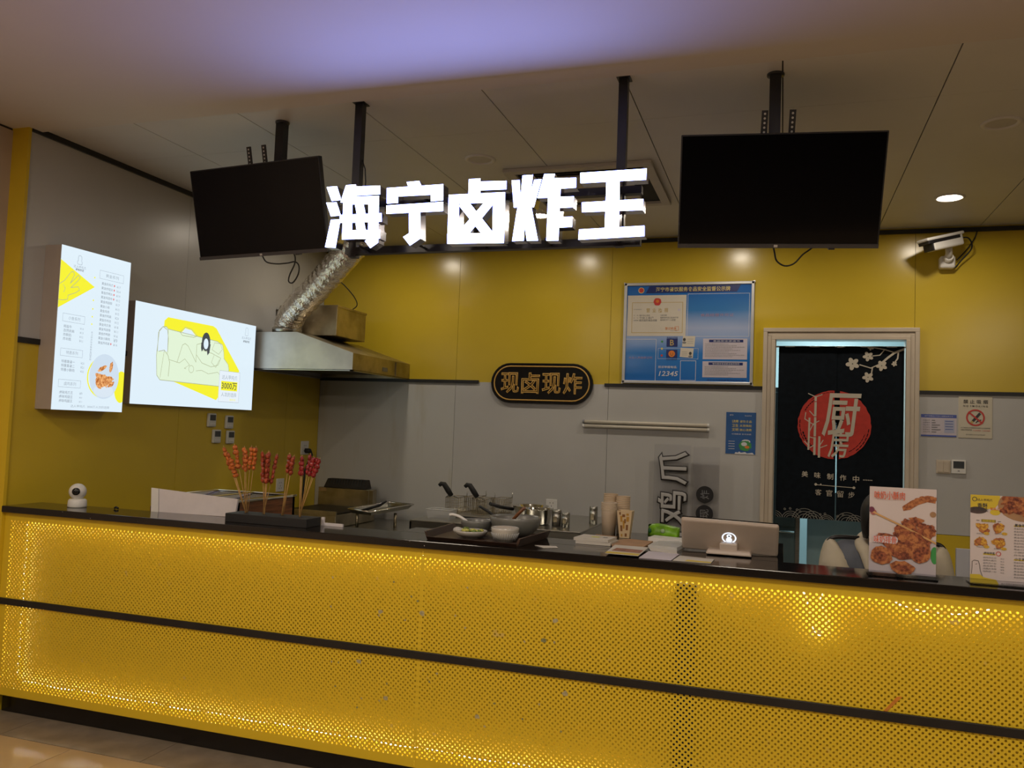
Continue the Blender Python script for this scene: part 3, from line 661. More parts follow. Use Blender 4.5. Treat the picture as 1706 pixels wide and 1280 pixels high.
# ================================================================== EXTRACTOR HOOD, FAN BOX, DUCT
HX1 = -2.881; HY0 = 5.199
t = thing('extractor_hood', 'steel extractor hood with sloped top in the left corner', 'hood', (-3.3, 5.65, 1.872))
prof = [(XL + .012, 1.872), (HX1, 1.872), (HX1, 1.994), (-3.343, 2.143), (XL + .012, 2.143)]
e = MB(); e.add([(x, HY0, z) for x, z in prof], [(0, 1, 2, 3, 4)]); e.build('end_panel', mat('steel_film_painted_reflection', (.90, .91, .86), .34, .15, var=.15, scale=6), t)  # reflection of the lightboxes painted into the end panel's pale colour
b = MB(); b.add([(x, HY0, z) for x, z in prof] + [(x, YB - .004, z) for x, z in prof], [(1, 2, 7, 6), (2, 3, 8, 7), (3, 4, 9, 8), (5, 6, 7, 8, 9)]); b.build('shell', steel_d, t)
u = MB(); u.add([(XL + .05, HY0 + .02, 1.90), (HX1 - .02, HY0 + .02, 1.90), (HX1 - .02, YB - .03, 1.90), (XL + .05, YB - .03, 1.90)], [(0, 1, 2, 3)]); u.build('filter_panel', mat('dark_filter', (.12, .11, .09), .5, .6, var=.3), t)
MB().box(XL + .012, HY0, 1.866, HX1, HY0 + .02, 1.876).box(HX1 - .02, HY0, 1.866, HX1, YB - .004, 1.876).box(XL + .012, HY0, 1.866, XL + .03, YB - .004, 1.876).build('lower_rim', steel, t)
box(HX1, 5.66, 1.90, HX1 + .003, 5.74, 1.93).build('name_plate', mat('grey_plate', (.16, .15, .12), .4, var=.1), t)
box(HX1, 5.88, 1.876, HX1 + .006, 5.895, 1.985).build('seam_strip', steel_d, t)
t = thing('fan_box', 'square steel fan box standing on the extractor hood', 'fan box', (-3.4, 5.7, 2.144))
box(-3.66, 5.45, 2.146, -3.17, 5.90, 2.372).build('housing', steel_d, t, .004)
MB().box(-3.665, 5.447, 2.36, -3.165, 5.905, 2.375).build('lid', steel_d, t)
t = thing('foil_duct', 'crinkled silver flexible duct rising from the hood to the ceiling', 'duct', (-3.5, 5.3, 2.144))
raw = [(-3.50, 5.31, 2.146), (-3.495, 5.31, 2.19), (-3.451, 5.28, 2.263), (-3.36, 5.23, 2.33), (-3.159, 5.15, 2.459), (-3.0, 5.075, 2.565), (-2.846, 5.0, 2.668), (-2.75, 4.96, 2.745), (-2.67, 4.92, 2.84), (-2.63, 4.91, ZC)]
dp = smooth_path(raw, 16)
MB().tube(dp, .1, 22, False, rad=[.092 + .010 * abs(math.sin(i * .66)) + random.uniform(-.003, .003) for i in range(len(dp))]).build('hose', foil, t)
MB().lathe([(.100, 0), (.108, .005), (.108, .035), (.104, .04)], (-3.50, 5.31, 2.145), 24).build('clamp', steel, t)
t = thing('hanging_cable', 'thin black cable hanging from the duct onto the fan box', 'cable', (-3.2, 5.6, 2.4))
MB().tube(smooth_path([(-2.98, 5.10, 2.50), (-3.03, 5.3, 2.49), (-3.06, 5.5, 2.44), (-3.10, 5.62, 2.40), (-3.18, 5.70, 2.379)], 5), .004, 6).build('cable', rubber, t)

# ================================================================== ON THE BACK WALL
def onb(x, z, d=0): return plane((x, YB - d, z), (1, 0, 0), (0, 0, 1), (0, -1, 0))
# --- oval neon sign
t = thing('neon_sign', 'black oval sign with orange outlined characters on the back wall', 'sign', (-1.764, YB, 1.70))
def stadium(cx, cz, hw, hh, n=14):
    pts = []
    for k in range(n + 1): a = -PI / 2 + PI * k / n; pts.append((cx + hw - hh + hh * math.cos(a), cz + hh * math.sin(a)))
    for k in range(n + 1): a = PI / 2 + PI * k / n; pts.append((cx - hw + hh + hh * math.cos(a), cz + hh * math.sin(a)))
    return pts
f0 = plane((0, YB, 0), (1, 0, 0), (0, 0, 1), (0, -1, 0))
neo = mat('amber_neon_tube', (.72, .42, .10), .35, var=.1, scale=30)
MB().prism(stadium(-1.764, 1.857, .405, .155), f0, 0, .022).build('board', mat('glossy_black_board', (.005, .005, .005), .25, var=.2, spec=.2), t)
q = stadium(-1.764, 1.857, .378, .130); MB().tube([f0(a, b, .024) for a, b in q + q[:2]], .0055, 8, False).build('neon_border', neo, t)
for i, ch in enumerate('现卤现炸'):
    vs, fs, x0, x1, y0, y1 = text_geo(ch, .0, .024)
    sx_ = .150 / (x1 - x0); sy_ = .165 / (y1 - y0); ox = -2.088 + i * .166
    m_ = MB(); m_.add([f0(ox + (x - x0) * sx_, 1.775 + (y - y0) * sy_, .025 + z * .16) for x, y, z in vs], fs, True); m_.build('neon_character', neo, t)
# --- food safety notice board
bx0, bx1, bz0, bz1 = -1.142, -.206, 1.873, 2.621; bw, bh = bx1 - bx0, bz1 - bz0
t = thing('notice_board', 'blue food safety notice board in a silver frame', 'notice board', (bx0, YB, bz0))
def board_blue():
    m = bpy.data.materials.new('printed_blue_board'); m.use_nodes = True; nt = m.node_tree; b = nt.nodes['Principled BSDF']
    tc = nt.nodes.new('ShaderNodeTexCoord'); sp = nt.nodes.new('ShaderNodeSeparateXYZ'); nt.links.new(tc.outputs['Generated'], sp.inputs[0])
    rp = nt.nodes.new('ShaderNodeValToRGB'); E_ = rp.color_ramp.elements; E_[0].position = 0; E_[0].color = (.02, .16, .55, 1); E_[1].position = 1; E_[1].color = (.02, .13, .50, 1)
    for ps, cl in ((.30, (.03, .20, .58, 1)), (.45, (.30, .42, .70, 1)), (.55, (.40, .48, .70, 1)), (.72, (.04, .20, .50, 1))): k = E_.new(ps); k.color = cl
    nt.links.new(sp.outputs['Z'], rp.inputs['Fac']); nt.links.new(rp.outputs[0], b.inputs['Base Color']); b.inputs['Roughness'].default_value = .16
    return m
MB().prism([(0, 0), (bw, 0), (bw, bh), (0, bh)], onb(bx0, bz0), 0, .014).build('panel', board_blue(), t)
alu = mat('silver_frame', (.62, .62, .62), .35, .4, var=.04); fr = MB()
for a in ((0, 0, bw, .022), (0, bh - .022, bw, bh), (0, 0, .022, bh), (bw - .022, 0, bw, bh)): fr.box(bx0 + a[0], YB - .024, bz0 + a[1], bx0 + a[2], YB, bz0 + a[3])
fr.build('frame', alu, t, .004)
ink_w = mat('white_ink', (.75, .75, .78), .3, var=.03); ink_y = mat('yellow_ink', (.80, .66, .20), .4, var=.03); ink_n = mat('navy_ink', (.015, .03, .16), .3, var=.05); ink_r = mat('red_ink', (.60, .05, .04), .4, var=.05); ink_k = mat('dark_grey_ink', (.05, .05, .05), .5, var=.05)
ink_g = mat('mid_grey_ink', (.22, .22, .23), .5, var=.05); ink_cr = mat('cream_paper', (.68, .62, .52), .45, var=.04); ink_go = mat('gold_ink', (.55, .40, .14), .5, var=.05); ink_p = mat('pinkish_ink', (.42, .28, .42), .4, var=.05); ink_gr = mat('green_ink', (.05, .30, .08), .4, var=.05); ink_o = mat('orange_ink', (.75, .22, .03), .4, var=.05); ink_pk = mat('lilac_paper', (.62, .56, .62), .4, var=.04)
p = Print(onb(bx0, bz0, .014), bw, bh, t)
p.poly([(.20, .035), (.90, .03), (.87, .10), (.17, .105)], ink_n); p.text('海宁市餐饮服务食品安全监督公示牌', .25, .82, .068, ink_y, hh=.034, bold=.008)
p.disc(.135, .075, .018, ink_r, 2); p.ring(.135, .075, .018, .022, ink_y, 2, 20)
p.rect(.03, .125, .49, .53, ink_cr, 2, 'licence_sheet'); p.frame(.065, .195, .465, .50, .004, ink_go, 3); p.disc(.265, .19, .028, ink_r, 4, jit=.06, name='emblem'); p.disc(.265, .185, .012, ink_o, 5, name='emblem')
p.text('营  业  执  照', .18, .35, .275, ink_go, hh=.032, bold=.008)
p.text('统一社会信用代码', .08, .14, .265, ink_g); p.rect(.425, .262, .445, .285, ink_pk, 4)
for i in range(3): p.text(('名　　称', '类　　型', '经营范围')[i], .08, .115, .325 + .025 * i, ink_g); p.text(('海宁市小吃店', '个体工商户', '餐饮服务食品经营')[i], .125, .125 + .014 * (6 + 2 * i), .325 + .025 * i, ink_g)
for i in range(3): p.text(('注册日期', '经营场所浙江省海宁市', '组成形式个人经营')[i], .29, .29 + (.05, .14, .12)[i], .325 + .023 * i, ink_g)
p.text('登记机关', .33, .42, .455, ink_o); p.frame(.405, .435, .435, .475, .002, ink_o, 4); p.text('二〇二一年', .37, .42, .478, ink_g)
p.text('食品经营许可证', .60, .85, .325, ink_p, hh=.022); p.frame(.50, .115, .965, .535, .0025, ink_w)
p.frame(.02, .56, .265, .975, .003, ink_w); p.text('从业人员健康证明', .05, .235, .745, ink_p, hh=.016)
p.rect(.345, .555, .43, .635, ink_n, 3); p.text('B', .372, .402, .595, ink_go, 5, hh=.042, bold=.008); p.rect(.345, .665, .43, .745, ink_n, 3); p.disc(.387, .705, .024, ink_o, 4, name='printed_face'); p.line([(.375, .712), (.387, .722), (.399, .712)], .003, ink_k, 5); p.disc(.378, .70, .003, ink_k, 5); p.disc(.396, .70, .003, ink_k, 5)
p.text('食品安全等级', .345, .43, .545, ink_n); p.text('监督检查结果', .345, .43, .76, ink_n)
p.disc(.31, .585, .008, ink_gr, 3); p.disc(.31, .655, .008, ink_y, 3); p.disc(.31, .722, .008, ink_r, 3)
p.poly([(.47, .53), (.565, .53), (.56, .635), (.465, .635)], ink_cr, 4, 'card'); p.poly([(.455, .645), (.555, .65), (.55, .745), (.45, .735)], ink_cr, 4, 'card')
for (a, b) in ((.482, .565), (.53, .70)): p.disc(a, b, .010, ink_k, 5, ry=.012, name='printed_portrait'); p.disc(a, b + .03, .014, ink_g, 5, ry=.008, name='printed_portrait')
for k in range(3): p.line([(.505, .56 + .02 * k), (.55, .56 + .02 * k)], .002, ink_g, 5); p.line([(.465, .685 + .015 * k), (.505, .687 + .015 * k)], .002, ink_g, 5)
p.frame(.455, .77, .575, .965, .003, ink_w); p.frame(.28, .65, .59, .755, .0015, ink_w)
p.text('投诉举报电话:', .285, .43, .835, ink_w, hh=.018, bold=.01); p.text('12345', .29, .44, .90, ink_w, hh=.036, bold=.01, shear=.2)
def panel(b0, b1, ttl, n):
    p.rect(.625, b0, .955, b1, ink_pk, 3, 'text_sheet'); p.rect(.67, b0 + .010, .925, b0 + .036, ink_n, 4); p.text(ttl, .70, .90, b0 + .023, ink_w, 5, hh=.012)
    for k in range(n): p.text('食品安全管理制度经营者应当依照法律法规从事经营活动'[:14 + (k * 5) % 9], .64, .64 + .295 * (.6 + .4 * ((k * 7) % 5) / 4), b0 + .052 + (b1 - b0 - .062) * k / n, ink_g, 4, hh=.0065)
panel(.555, .755, '食品安全承诺书', 9); panel(.775, .93, '餐饮服务食品安全操作规范', 6); p.text('海宁市市场监督管理局监制电话', .66, .955, .955, ink_n, hh=.014)
p.done()
# --- two LED tubes
for k, z in ((0, 1.577), (1, 1.545)):
    t = thing('tube_lamp', ('upper' if k == 0 else 'lower') + ' unlit white tube lamp on the grey wall under the notice board', 'lamp', (-.96, YB, z), 'tube lamps on the back wall')
    MB().tube([(-1.425, YB - .016, z), (-.50, YB - .016, z)], .013, 12).build('tube', mat('cream_tube', (.66, .60, .50), .3, var=.03), t)
    for xx in (-1.428, -.512): MB().tube([(xx, YB - .016, z), (xx + .014, YB - .016, z)], .0145, 12).build('end_cap', ink_g if k == 0 and xx < -1 else white_p, t)
# --- blue poster
px0, px1, pz0, pz1 = -.383, -.178, 1.384, 1.680
t = thing('blue_poster', 'small blue poster with yellow lettering left of the door', 'poster', (px0, YB, pz0))
box(px0, YB - .003, pz0, px1, YB, pz1).build('sheet', mat('blue_poster_sheet', (.03, .12, .36), .25, var=.15, scale=6), t)
p = Print(onb(px0, pz0, .003), px1 - px0, pz1 - pz0, t)
for i in range(3): p.text(('健康', '卫生', '文明')[i], .20, .42, .22 + .10 * i, ink_y, hh=.022, bold=.01); p.text(('餐饮食品', '从我做起', '放心消费')[i], .46, .86, .22 + .10 * i, ink_y, hh=.018, bold=.008)
p.text('珍惜粮食 反对浪费', .20, .85, .525, ink_w, hh=.010); p.text('海宁市', .12, .24, .07, ink_w, hh=.010); p.text('食品安全', .62, .86, .08, ink_w, hh=.008)
for i in range(4): p.line([(.10, .70 + .06 * i), (.30, .70 + .06 * i)], .003, ink_w)
p.disc(.66, .80, .045, ink_gr, 3, ry=.035, jit=.1); p.disc(.62, .76, .02, ink_w, 4, ry=.014); p.disc(.72, .83, .016, ink_o, 4, ry=.010); p.disc(.68, .70, .03, ink_w, 2, ry=.015)
p.poly([(.30, 1), (.34, .96), (.42, .97), (.46, .94), (.52, .97), (.66, .95), (.72, .98), (.90, .96), (.96, 1)], ink_w, 3)
p.done()
# --- signs right of the door
t = thing('no_smoking_sign', 'cream no smoking sign with a red ring right of the door', 'sign', (1.104, YB, 1.553))
box(1.104, YB - .004, 1.553, 1.303, YB, 1.829).build('plate', mat('cream_sign_plate', (.66, .60, .47), .35, var=.03), t, .004)
p = Print(onb(1.104, 1.553, .004), .199, .276, t)
p.text('禁 止 吸 烟', .14, .86, .13, ink_k, hh=.026, bold=.01); p.text('N O  S M O K I N G', .14, .86, .235, ink_k, hh=.012, bold=.01)
p.line([(.40, .62), (.62, .42)], .016, ink_k, 3); p.line([(.62, .42), (.64, .38), (.60, .36)], .003, ink_k, 3); p.line([(.36, .66), (.41, .61)], .016, ink_go, 3); p.line([(.52, .63), (.60, .55), (.57, .60), (.66, .56)], .006, ink_k, 3)
p.ring(.50, .51, .045, .055, ink_r, 5, 36); p.line([(.30, .38), (.70, .64)], .010, ink_r, 5)
p.text('为了您和他人的健康请勿在室内公共场所吸烟', .07, .93, .755, ink_k, hh=.009); p.text('违者处罚举报电话', .07, .40, .805, ink_k, hh=.010); p.text('12345 12320', .44, .93, .815, ink_r, hh=.008); p.text('海宁市爱国卫生运动委员会监制', .22, .78, .915, ink_k, hh=.006)
p.done()
t = thing('information_card', 'small white card with blue bars right of the door', 'card', (.880, YB, 1.556))
box(.880, YB - .003, 1.556, 1.093, YB, 1.703).build('sheet', ink_pk, t)
p = Print(onb(.880, 1.556, .003), .213, .147, t); ink_b = mat('blue_ink', (.08, .12, .42), .4, var=.05)
p.rect(0, 0, 1, .15, ink_b); p.rect(0, .93, 1, 1, ink_b); p.text('海宁市食品小作坊小摊贩信息公示', .10, .90, .075, ink_w, hh=.009)
for i in range(6): p.text(('店铺名称', '经营者名', '地址海宁', '登记证号', '联系电话', '有效日期')[i], .06, .25, .27 + .105 * i, ink_g, hh=.008); p.line([(.31, .27 + .105 * i), (.31 + (.08, .10, .22, .15, .24, .12)[i], .27 + .105 * i)], .005, ink_g)
p.rect(.66, .24, .94, .82, mat('pale_blue_ink', (.45, .47, .62), .4, var=.05), 2)
for i in range(4): p.line([(.69, .30 + .12 * i), (.90, .30 + .12 * i)], .004, ink_b)
p.done()
t = thing('light_switch', 'cream light switch beside the thermostat', 'switch', (1.018, YB, 1.36)); box(.974, YB - .010, 1.312, 1.060, YB, 1.402).build('plate', door_m, t, .003)
for k in range(2): box(.982 + k * .036, YB - .014, 1.322, 1.015 + k * .036, YB - .009, 1.394).build('rocker', door_m, t, .002)
t = thing('thermostat', 'white square thermostat with a dark display', 'thermostat', (1.106, YB, 1.36)); box(1.063, YB - .016, 1.316, 1.150, YB, 1.406).build('housing', white_p, t, .004); box(1.074, YB - .0175, 1.352, 1.138, YB - .0155, 1.398).build('display', lcd, t)
box(1.10, YB - .0175, 1.332, 1.112, YB - .0155, 1.338).build('button', ink_g, t)
socket('white wall socket on the grey wall behind the steel jars', plane((-1.652, YB, .935), (1, 0, 0), (0, 0, 1), (0, -1, 0)), .088)
# --- acrylic letter signs leaning on the wall
def acrylic(label, x0, x1, z0, z1, name='acrylic_sign'):
    t = thing(name, label, 'sign', (x0, YB - .05, z0)); box(x0, YB - .058, z0, x1, YB - .050, z1).build('plate', clear, t); return t
t = acrylic('clear acrylic plate with tall outlined characters turned on their side', -.878, -.620, .50, 1.432)
fr_a = plane((-.645, YB - .058, .60), (0, 0, 1), (-1, 0, 0), (0, -1, 0))       # reads upwards
let_f = mat('grey_letter_fill', (.50, .49, .48), .4, var=.05); let_o = mat('dark_letter_edge', (.035, .03, .03), .4, var=.1)
for i, ch in enumerate('卤鸡爪'):
    a0 = -.012 + i * .282; vs0, fs0, x0, x1, y0, y1 = text_geo(ch); k1 = .225 / (x1 - x0); k2 = .195 / (y1 - y0)
    def lay_(rad, d0, sq):
        m_ = MB(); vs, fs = text_geo(ch, 0, rad)[:2]
        m_.add([fr_a(a0 + (x - x0) * k1, (y - y0) * k2, d0 + z * sq) for x, y, z in vs], fs, True)
        m_.sep = True; return m_
    L = lay_(.016, .011, .15); L.add([fr_a(a0 + (x - x0) * k1, (y - y0) * k2, .0135) for x, y, z in vs0], fs0); L = L.build('character', let_f, t)
    lay_(.052, .005, .10).build('character_edge', let_o, L)
t = acrylic('clear acrylic plate with two round black badges', -.600, -.416, .55, 1.425)
for (z, ch) in ((1.087, '炸'), (.953, '现'), (.82, '卤')):
    f1 = plane((-.514, YB - .058, z), (1, 0, 0), (0, 0, 1), (0, -1, 0)); b_ = MB().prism([(.060 * math.cos(a), .060 * math.sin(a)) for a in [2 * PI * k / 32 for k in range(32)]], f1, 0, .010).build('badge', blackm, t)
    vs, fs, x0, x1, y0, y1 = text_geo(ch, .0); k1 = .062 / (x1 - x0)
    m_ = MB(); m_.noflip = True; fq = plane((-.514, YB - .068, z), (0, 0, 1), (-1, 0, 0), (0, -1, 0)); m_.add([fq((x - (x0 + x1) / 2) * k1, (y - (y0 + y1) / 2) * k1, .0006) for x, y, z in vs], fs); m_.build('character', ink_g, b_)
# --- bullet camera on the wall
t = thing('bullet_camera', 'white bullet security camera on a wall bracket above the door', 'camera', (1.02, YB, 2.70))
cc = Vector((.960, YB - .20, 2.815)); d = Vector((-.80, -.50, -.26)).normalized(); sd = Vector((0, 0, 1)).cross(d).normalized(); up = d.cross(sd)
def rr(mb): mb.v = [tuple(cc + (d * a + sd * b + up * c_) * 1.15) for a, b, c_ in mb.v]; return mb
rr(MB().box(-.12, -.040, -.038, .085, .040, .026)).build('body', white_p, t, .012)
rr(MB().box(-.13, -.045, .022, .125, .045, .040)).build('sun_shield', white_p, t, .008); rr(MB().box(-.10, -.0415, .004, .118, .0415, .024)).build('dark_band', blackm, t, .004)
rr(MB().box(.085, -.038, -.036, .094, .038, .020)).build('front_glass', blackm, t, .004)
MB().tube([tuple(cc - d * .05 - up * .035), (1.02, YB - .12, 2.765), (1.022, YB - .10, 2.735)], .022, 14).build('neck', white_p, t)
MB().tube([(1.022, YB - .11, 2.742), (1.022, YB - .05, 2.720)], .028, 14).build('arm', white_p, t); box(.975, YB - .075, 2.672, 1.068, YB, 2.755).build('base', white_p, t, .014, 3)
MB().tube(smooth_path([tuple(cc - d * .12), (1.13, YB - .12, 2.86), (1.16, YB - .08, 2.80), (1.10, YB - .05, 2.72), (1.07, YB - .04, 2.68), (1.05, YB - .02, 2.70)], 5), .005, 6).build('cable', rubber, t)
MB().tube(smooth_path([(1.08, YB - .03, 2.73), (1.14, YB - .02, 2.80), (1.19, YB - .015, 2.88), (1.205, YB - .01, 2.93)], 5), .004, 6).build('cable', rubber, t)
# --- ceiling air conditioner
t = thing('ceiling_air_conditioner', 'square ceiling cassette air conditioner with dark slots behind the letters', 'air conditioner', (-1.11, 4.78, ZC))
ax0, ax1, ay0, ay1 = -1.53, -.69, 4.365, 5.205
MB().box(ax0, ay0, ZC - .022, ax1, ay0 + .055, ZC).box(ax0, ay1 - .055, ZC - .022, ax1, ay1, ZC).box(ax0, ay0 + .055, ZC - .022, ax0 + .055, ay1 - .055, ZC).box(ax1 - .055, ay0 + .055, ZC - .022, ax1, ay1 - .055, ZC).build('frame', ac_m, t, .004)
box(ax0 + .05, ay0 + .05, ZC - .006, ax1 - .05, ay1 - .05, ZC - .001).build('dark_recess', dark_gap, t)
box(ax0 + .16, ay0 + .17, ZC - .024, ax1 - .16, ay1 - .17, ZC - .004).build('centre_panel', ac_m, t, .004)
for k in range(3):
    y = ay0 + .075 + k * .035; R_ = Matrix.Rotation(.5, 3, 'X'); MB().box(ax0 + .06, y, ZC - .018, ax1 - .06, y + .022, ZC - .014, R_, (0, y, ZC - .016)).build('louvre', blackm, t)
# --- door curtain
cw = .814; cx0 = -.033; cz0, cz1 = .954, 2.160; CY = YB + .055
t = thing('door_curtain', 'split dark navy door curtain printed with a red disc and cherry branch', 'curtain', (.36, CY, cz0))
navy = mat('navy_cloth', (.005, .008, .012), .85, var=.25, scale=25, bump=.1, bscale=200, spec=.15)
def half(x0, x1, nm):
    m_ = MB(); nx, nz = 26, 14
    for j in range(nz + 1):
        for i in range(nx + 1):
            z = cz0 + (cz1 - cz0) * j / nz; g_ = .013 * min(1, max(0, (1.80 - z) / .45)); xa_ = x0 + (g_ if nm == 'right_half' else 0); x = xa_ + (x1 - xa_) * i / nx; m_.v.append((x, CY + (.006 if nm == 'right_half' else 0) * max(0, (.40 - x) / .05 if x < .40 else 0) + .0025 * math.sin(x * 38) * (1 - .6 * j / nz), z))
    for j in range(nz):
        for i in range(nx): a = j * (nx + 1) + i; m_.f.append((a, a + 1, a + nx + 2, a + nx + 1)); m_.sm.append(True)
    return m_.build(nm, navy, t)
half(cx0, .3545, 'left_half'); half(.3500, cx0 + cw, 'right_half')
MB().tube([(DX0 + .004, CY + .006, 2.158), (DX1 - .004, CY + .006, 2.158)], .006, 10).build('rod', white_p, t)
p = Print(plane((cx0, CY - .0035, cz0), (1, 0, 0), (0, 0, 1), (0, -1, 0)), cw, cz1 - cz0, t)
c_r = mat('vermilion_print', (.56, .045, .030), .8, var=.15, scale=20); c_w = mat('cream_print', (.58, .52, .42), .8, var=.05); c_g = mat('grey_line_print', (.24, .23, .20), .8, var=.1)
def P2(zx, zy): return ((zx - 141) / 800, (zy - 122) / 1080)
cxs, cts = P2(508, 612)
for half_ in (0, 1):
    pts = []
    n = 40
    for k in range(n + 1):
        a = (PI / 2 + PI * k / n) if half_ == 0 else (-PI / 2 + PI * k / n); r = .238 * (1 + random.uniform(-.012, .012))
        u_ = (cxs * cw + r * math.cos(a)); u_ = min(u_, .399) if half_ == 0 else max(u_, .409); pts.append((u_ / cw, cts + r * math.sin(a) / (cz1 - cz0)))
    p.poly(pts, c_r, 1, 'red_disc')
for a0, a1, r0, r1 in ((2.3, 2.9, .205, .215), (2.5, 3.3, .222, .227), (.1, .9, .222, .228), (.3, 1.1, .205, .209), (3.6, 4.1, .21, .216), (4.0, 4.7, .226, .229)):
    for k in range(6):
        q0 = a0 + (a1 - a0) * k / 6; q1 = a0 + (a1 - a0) * (k + .8) / 6
        p.poly([(cxs + r * math.cos(a) / cw, cts + r * math.sin(a) / (cz1 - cz0)) for r, a in ((r0, q0), (r1, q0), (r1, q1), (r0, q1))], navy, 2, 'brush_gap')
for pts, wd in (([(388, 440), (385, 800)], 15), ([(350, 575), (346, 770)], 12), ([(416, 690), (415, 815)], 14)): p.line([P2(*q) for q in pts], wd / 805 * cw, c_w, 3, 'bamboo')
for pts in ([(385, 565), (350, 530)], [(350, 660), (375, 610), (412, 590)], [(388, 440), (340, 420)], [(388, 440), (430, 425)], [(385, 620), (320, 580), (325, 540)], [(415, 760), (465, 740)], [(415, 750), (440, 710)], [(345, 745), (320, 720)], [(385, 700), (345, 690)], [(385, 740), (355, 760)]): p.line([P2(*q) for q in pts], .006, c_w, 3, 'bamboo_leaf')
for y in (470, 565, 690): p.line([P2(374, y), P2(402, y)], .005, c_r, 4, 'bamboo_joint')
a, b = P2(430, 0)[0], P2(680, 0)[0]
def big(ch, x0, x1, y0, y1):
    vs, fs, u0, u1, v0, v1 = text_geo(ch, .012, 0, .15); A, B = P2(x0, y0), P2(x1, y1); sxx = (B[0] - A[0]) * cw / (u1 - u0); hh_ = (B[1] - A[1]) * (cz1 - cz0)
    p.text(ch, A[0], B[0], (A[1] + B[1]) / 2, c_w, 5, hh=hh_, bold=.012, shear=.15, name='brush_character')
big('厨', 430, 680, 415, 685); big('房', 470, 605, 650, 815)
for i, ch in enumerate('美味制作中'): x = 326 + i * 81.5; p.text(ch, P2(x - 20, 0)[0], P2(x + 20, 0)[0], P2(0, 925 + i * 4)[1], c_w, 5, bold=.008)
for k in range(6): p.disc(*P2(700 + k * 10, 944), .0035, c_w, 5)
for i, ch in enumerate('客官留步'): x = 415 + i * 70; p.text(ch, P2(x - 20, 0)[0], P2(x + 20, 0)[0], P2(0, 1034 + i * 2)[1], c_w, 5)
p.line([P2(400, 988), P2(640, 995)], .004, c_w); p.disc(*P2(398, 986), .009, c_w, 4); p.disc(*P2(640, 995), .009, c_w, 4); p.disc(*P2(430, 984), .005, c_w, 4)
for pts, wd in (([(943, 135), (880, 160), (840, 190), (800, 225)], 14), ([(880, 158), (820, 140), (750, 128)], 7), ([(820, 140), (790, 175), (745, 180)], 6), ([(800, 225), (735, 255), (665, 235)], 7), ([(745, 250), (740, 285)], 8), ([(905, 150), (900, 195), (885, 215)], 9)): p.line([P2(*q) for q in pts], wd / 805 * cw, c_w, 3, 'cherry_branch')
for (x, y, r) in ((620, 230, 44), (717, 183, 34), (802, 240, 36), (718, 312, 36), (880, 228, 18), (733, 128, 20)):
    A = P2(x, y); R0 = r / 805 * cw; p.key += 1
    for k in range(5):
        an = 2 * PI * k / 5 + .5; p.disc(A[0] + .55 * R0 * math.cos(an) / cw, A[1] + .55 * R0 * math.sin(an) / (cz1 - cz0), R0 * .42, c_w, 4, n=10, rx=R0 * .48, ry=R0 * .34, rot=an, name='cherry_blossom')
for (x, r) in ((130, 60), (240, 62), (330, 85), (380, 70), (470, 50), (600, 75), (650, 60), (760, 70), (860, 70)):
    A = P2(x, 1215)
    for q in range(3): R0 = r * (1 - .22 * q) / 805 * cw; p.ring(A[0], A[1], R0 - .004, R0, c_g, 3, 24, 'wave_line', 12, 24)
for (x, y) in ((200, 1150), (235, 1145), (280, 1150), (300, 1160), (430, 1170), (460, 1165), (540, 1175), (575, 1165), (690, 1160)): p.ring(*P2(x, y), .004, .008, c_g, 3, 12, 'spray_dot')
p.done()
# --- kitchen things behind the curtain
t = thing('kitchen_cabinet', 'dark teal steel cabinet with a bar handle below the curtain', 'cabinet', (.0, 7.0, 0))
teal = mat('teal_grey_steel', (.16, .24, .26), .35, .3, var=.1); box(-.6, 6.75, 0, .14, 7.3, 1.9).build('body', teal, t, .005); box(.11, 6.74, .02, .14, 6.75, 1.88).build('corner_post', steel, t)
box(-.58, 6.735, .05, .10, 6.75, .80).build('door', teal, t, .003); box(-.58, 6.735, .84, .10, 6.75, 1.86).build('door', teal, t, .003); MB().tube([(-.50, 6.71, .80), (.10, 6.71, .80)], .010, 10).build('bar_handle', chrome, t)
t = thing('kitchen_partition', 'pale blue steel partition with black clips seen under the curtain', 'panel', (.5, 7.0, 0))
box(.20, 7.0, 0, 1.0, 7.03, 1.10).build('sheet', mat('pale_blue_steel', (.42, .60, .64), .3, .2, var=.06), t, .002)
for xx in (.44, .52): box(xx, 6.985, 1.04, xx + .03, 7.04, 1.115).build('clip', rubber, t)

# ================================================================== TABLES AND APPLIANCES BEHIND THE COUNTER
def table(label, x0, y0, x1, y1, z, ap=.06, slot=False):
    t = thing('steel_table', label, 'table', ((x0 + x1) / 2, (y0 + y1) / 2, 0), 'steel work tables')
    box(x0, y0, z - .012, x1, y1, z).build('tabletop', steel, t, .003)
    box(x0, y0, z - ap, x1, y0 + .012, z - .012).build('apron', steel, t); box(x1 - .012, y0, z - ap, x1, y1, z - .012).build('apron', steel, t); box(x0, y0, z - ap, x0 + .012, y1, z - .012).build('apron', steel, t)
    for xx in (x0 + .04, x1 - .04):
        for yy in (y0 + .04, y1 - .04): MB().tube([(xx, yy, 0), (xx, yy, z - .012)], .02, 10).build('leg', steel, t)
    box(x0 + .03, y0 + .03, .20, x1 - .03, y1 - .03, .215).build('shelf', steel, t)
    return t
TZ = .875
table('steel work table with pots and jars against the grey wall', -2.345, 5.10, -1.18, YB - .02, TZ, .085)
table('low steel table under the fryer in the corner', -3.66, 4.75, -2.50, YB - .02, .74)
table('steel table behind the counter under the food warmer', -3.60, 3.47, -1.70, 4.12, .84)
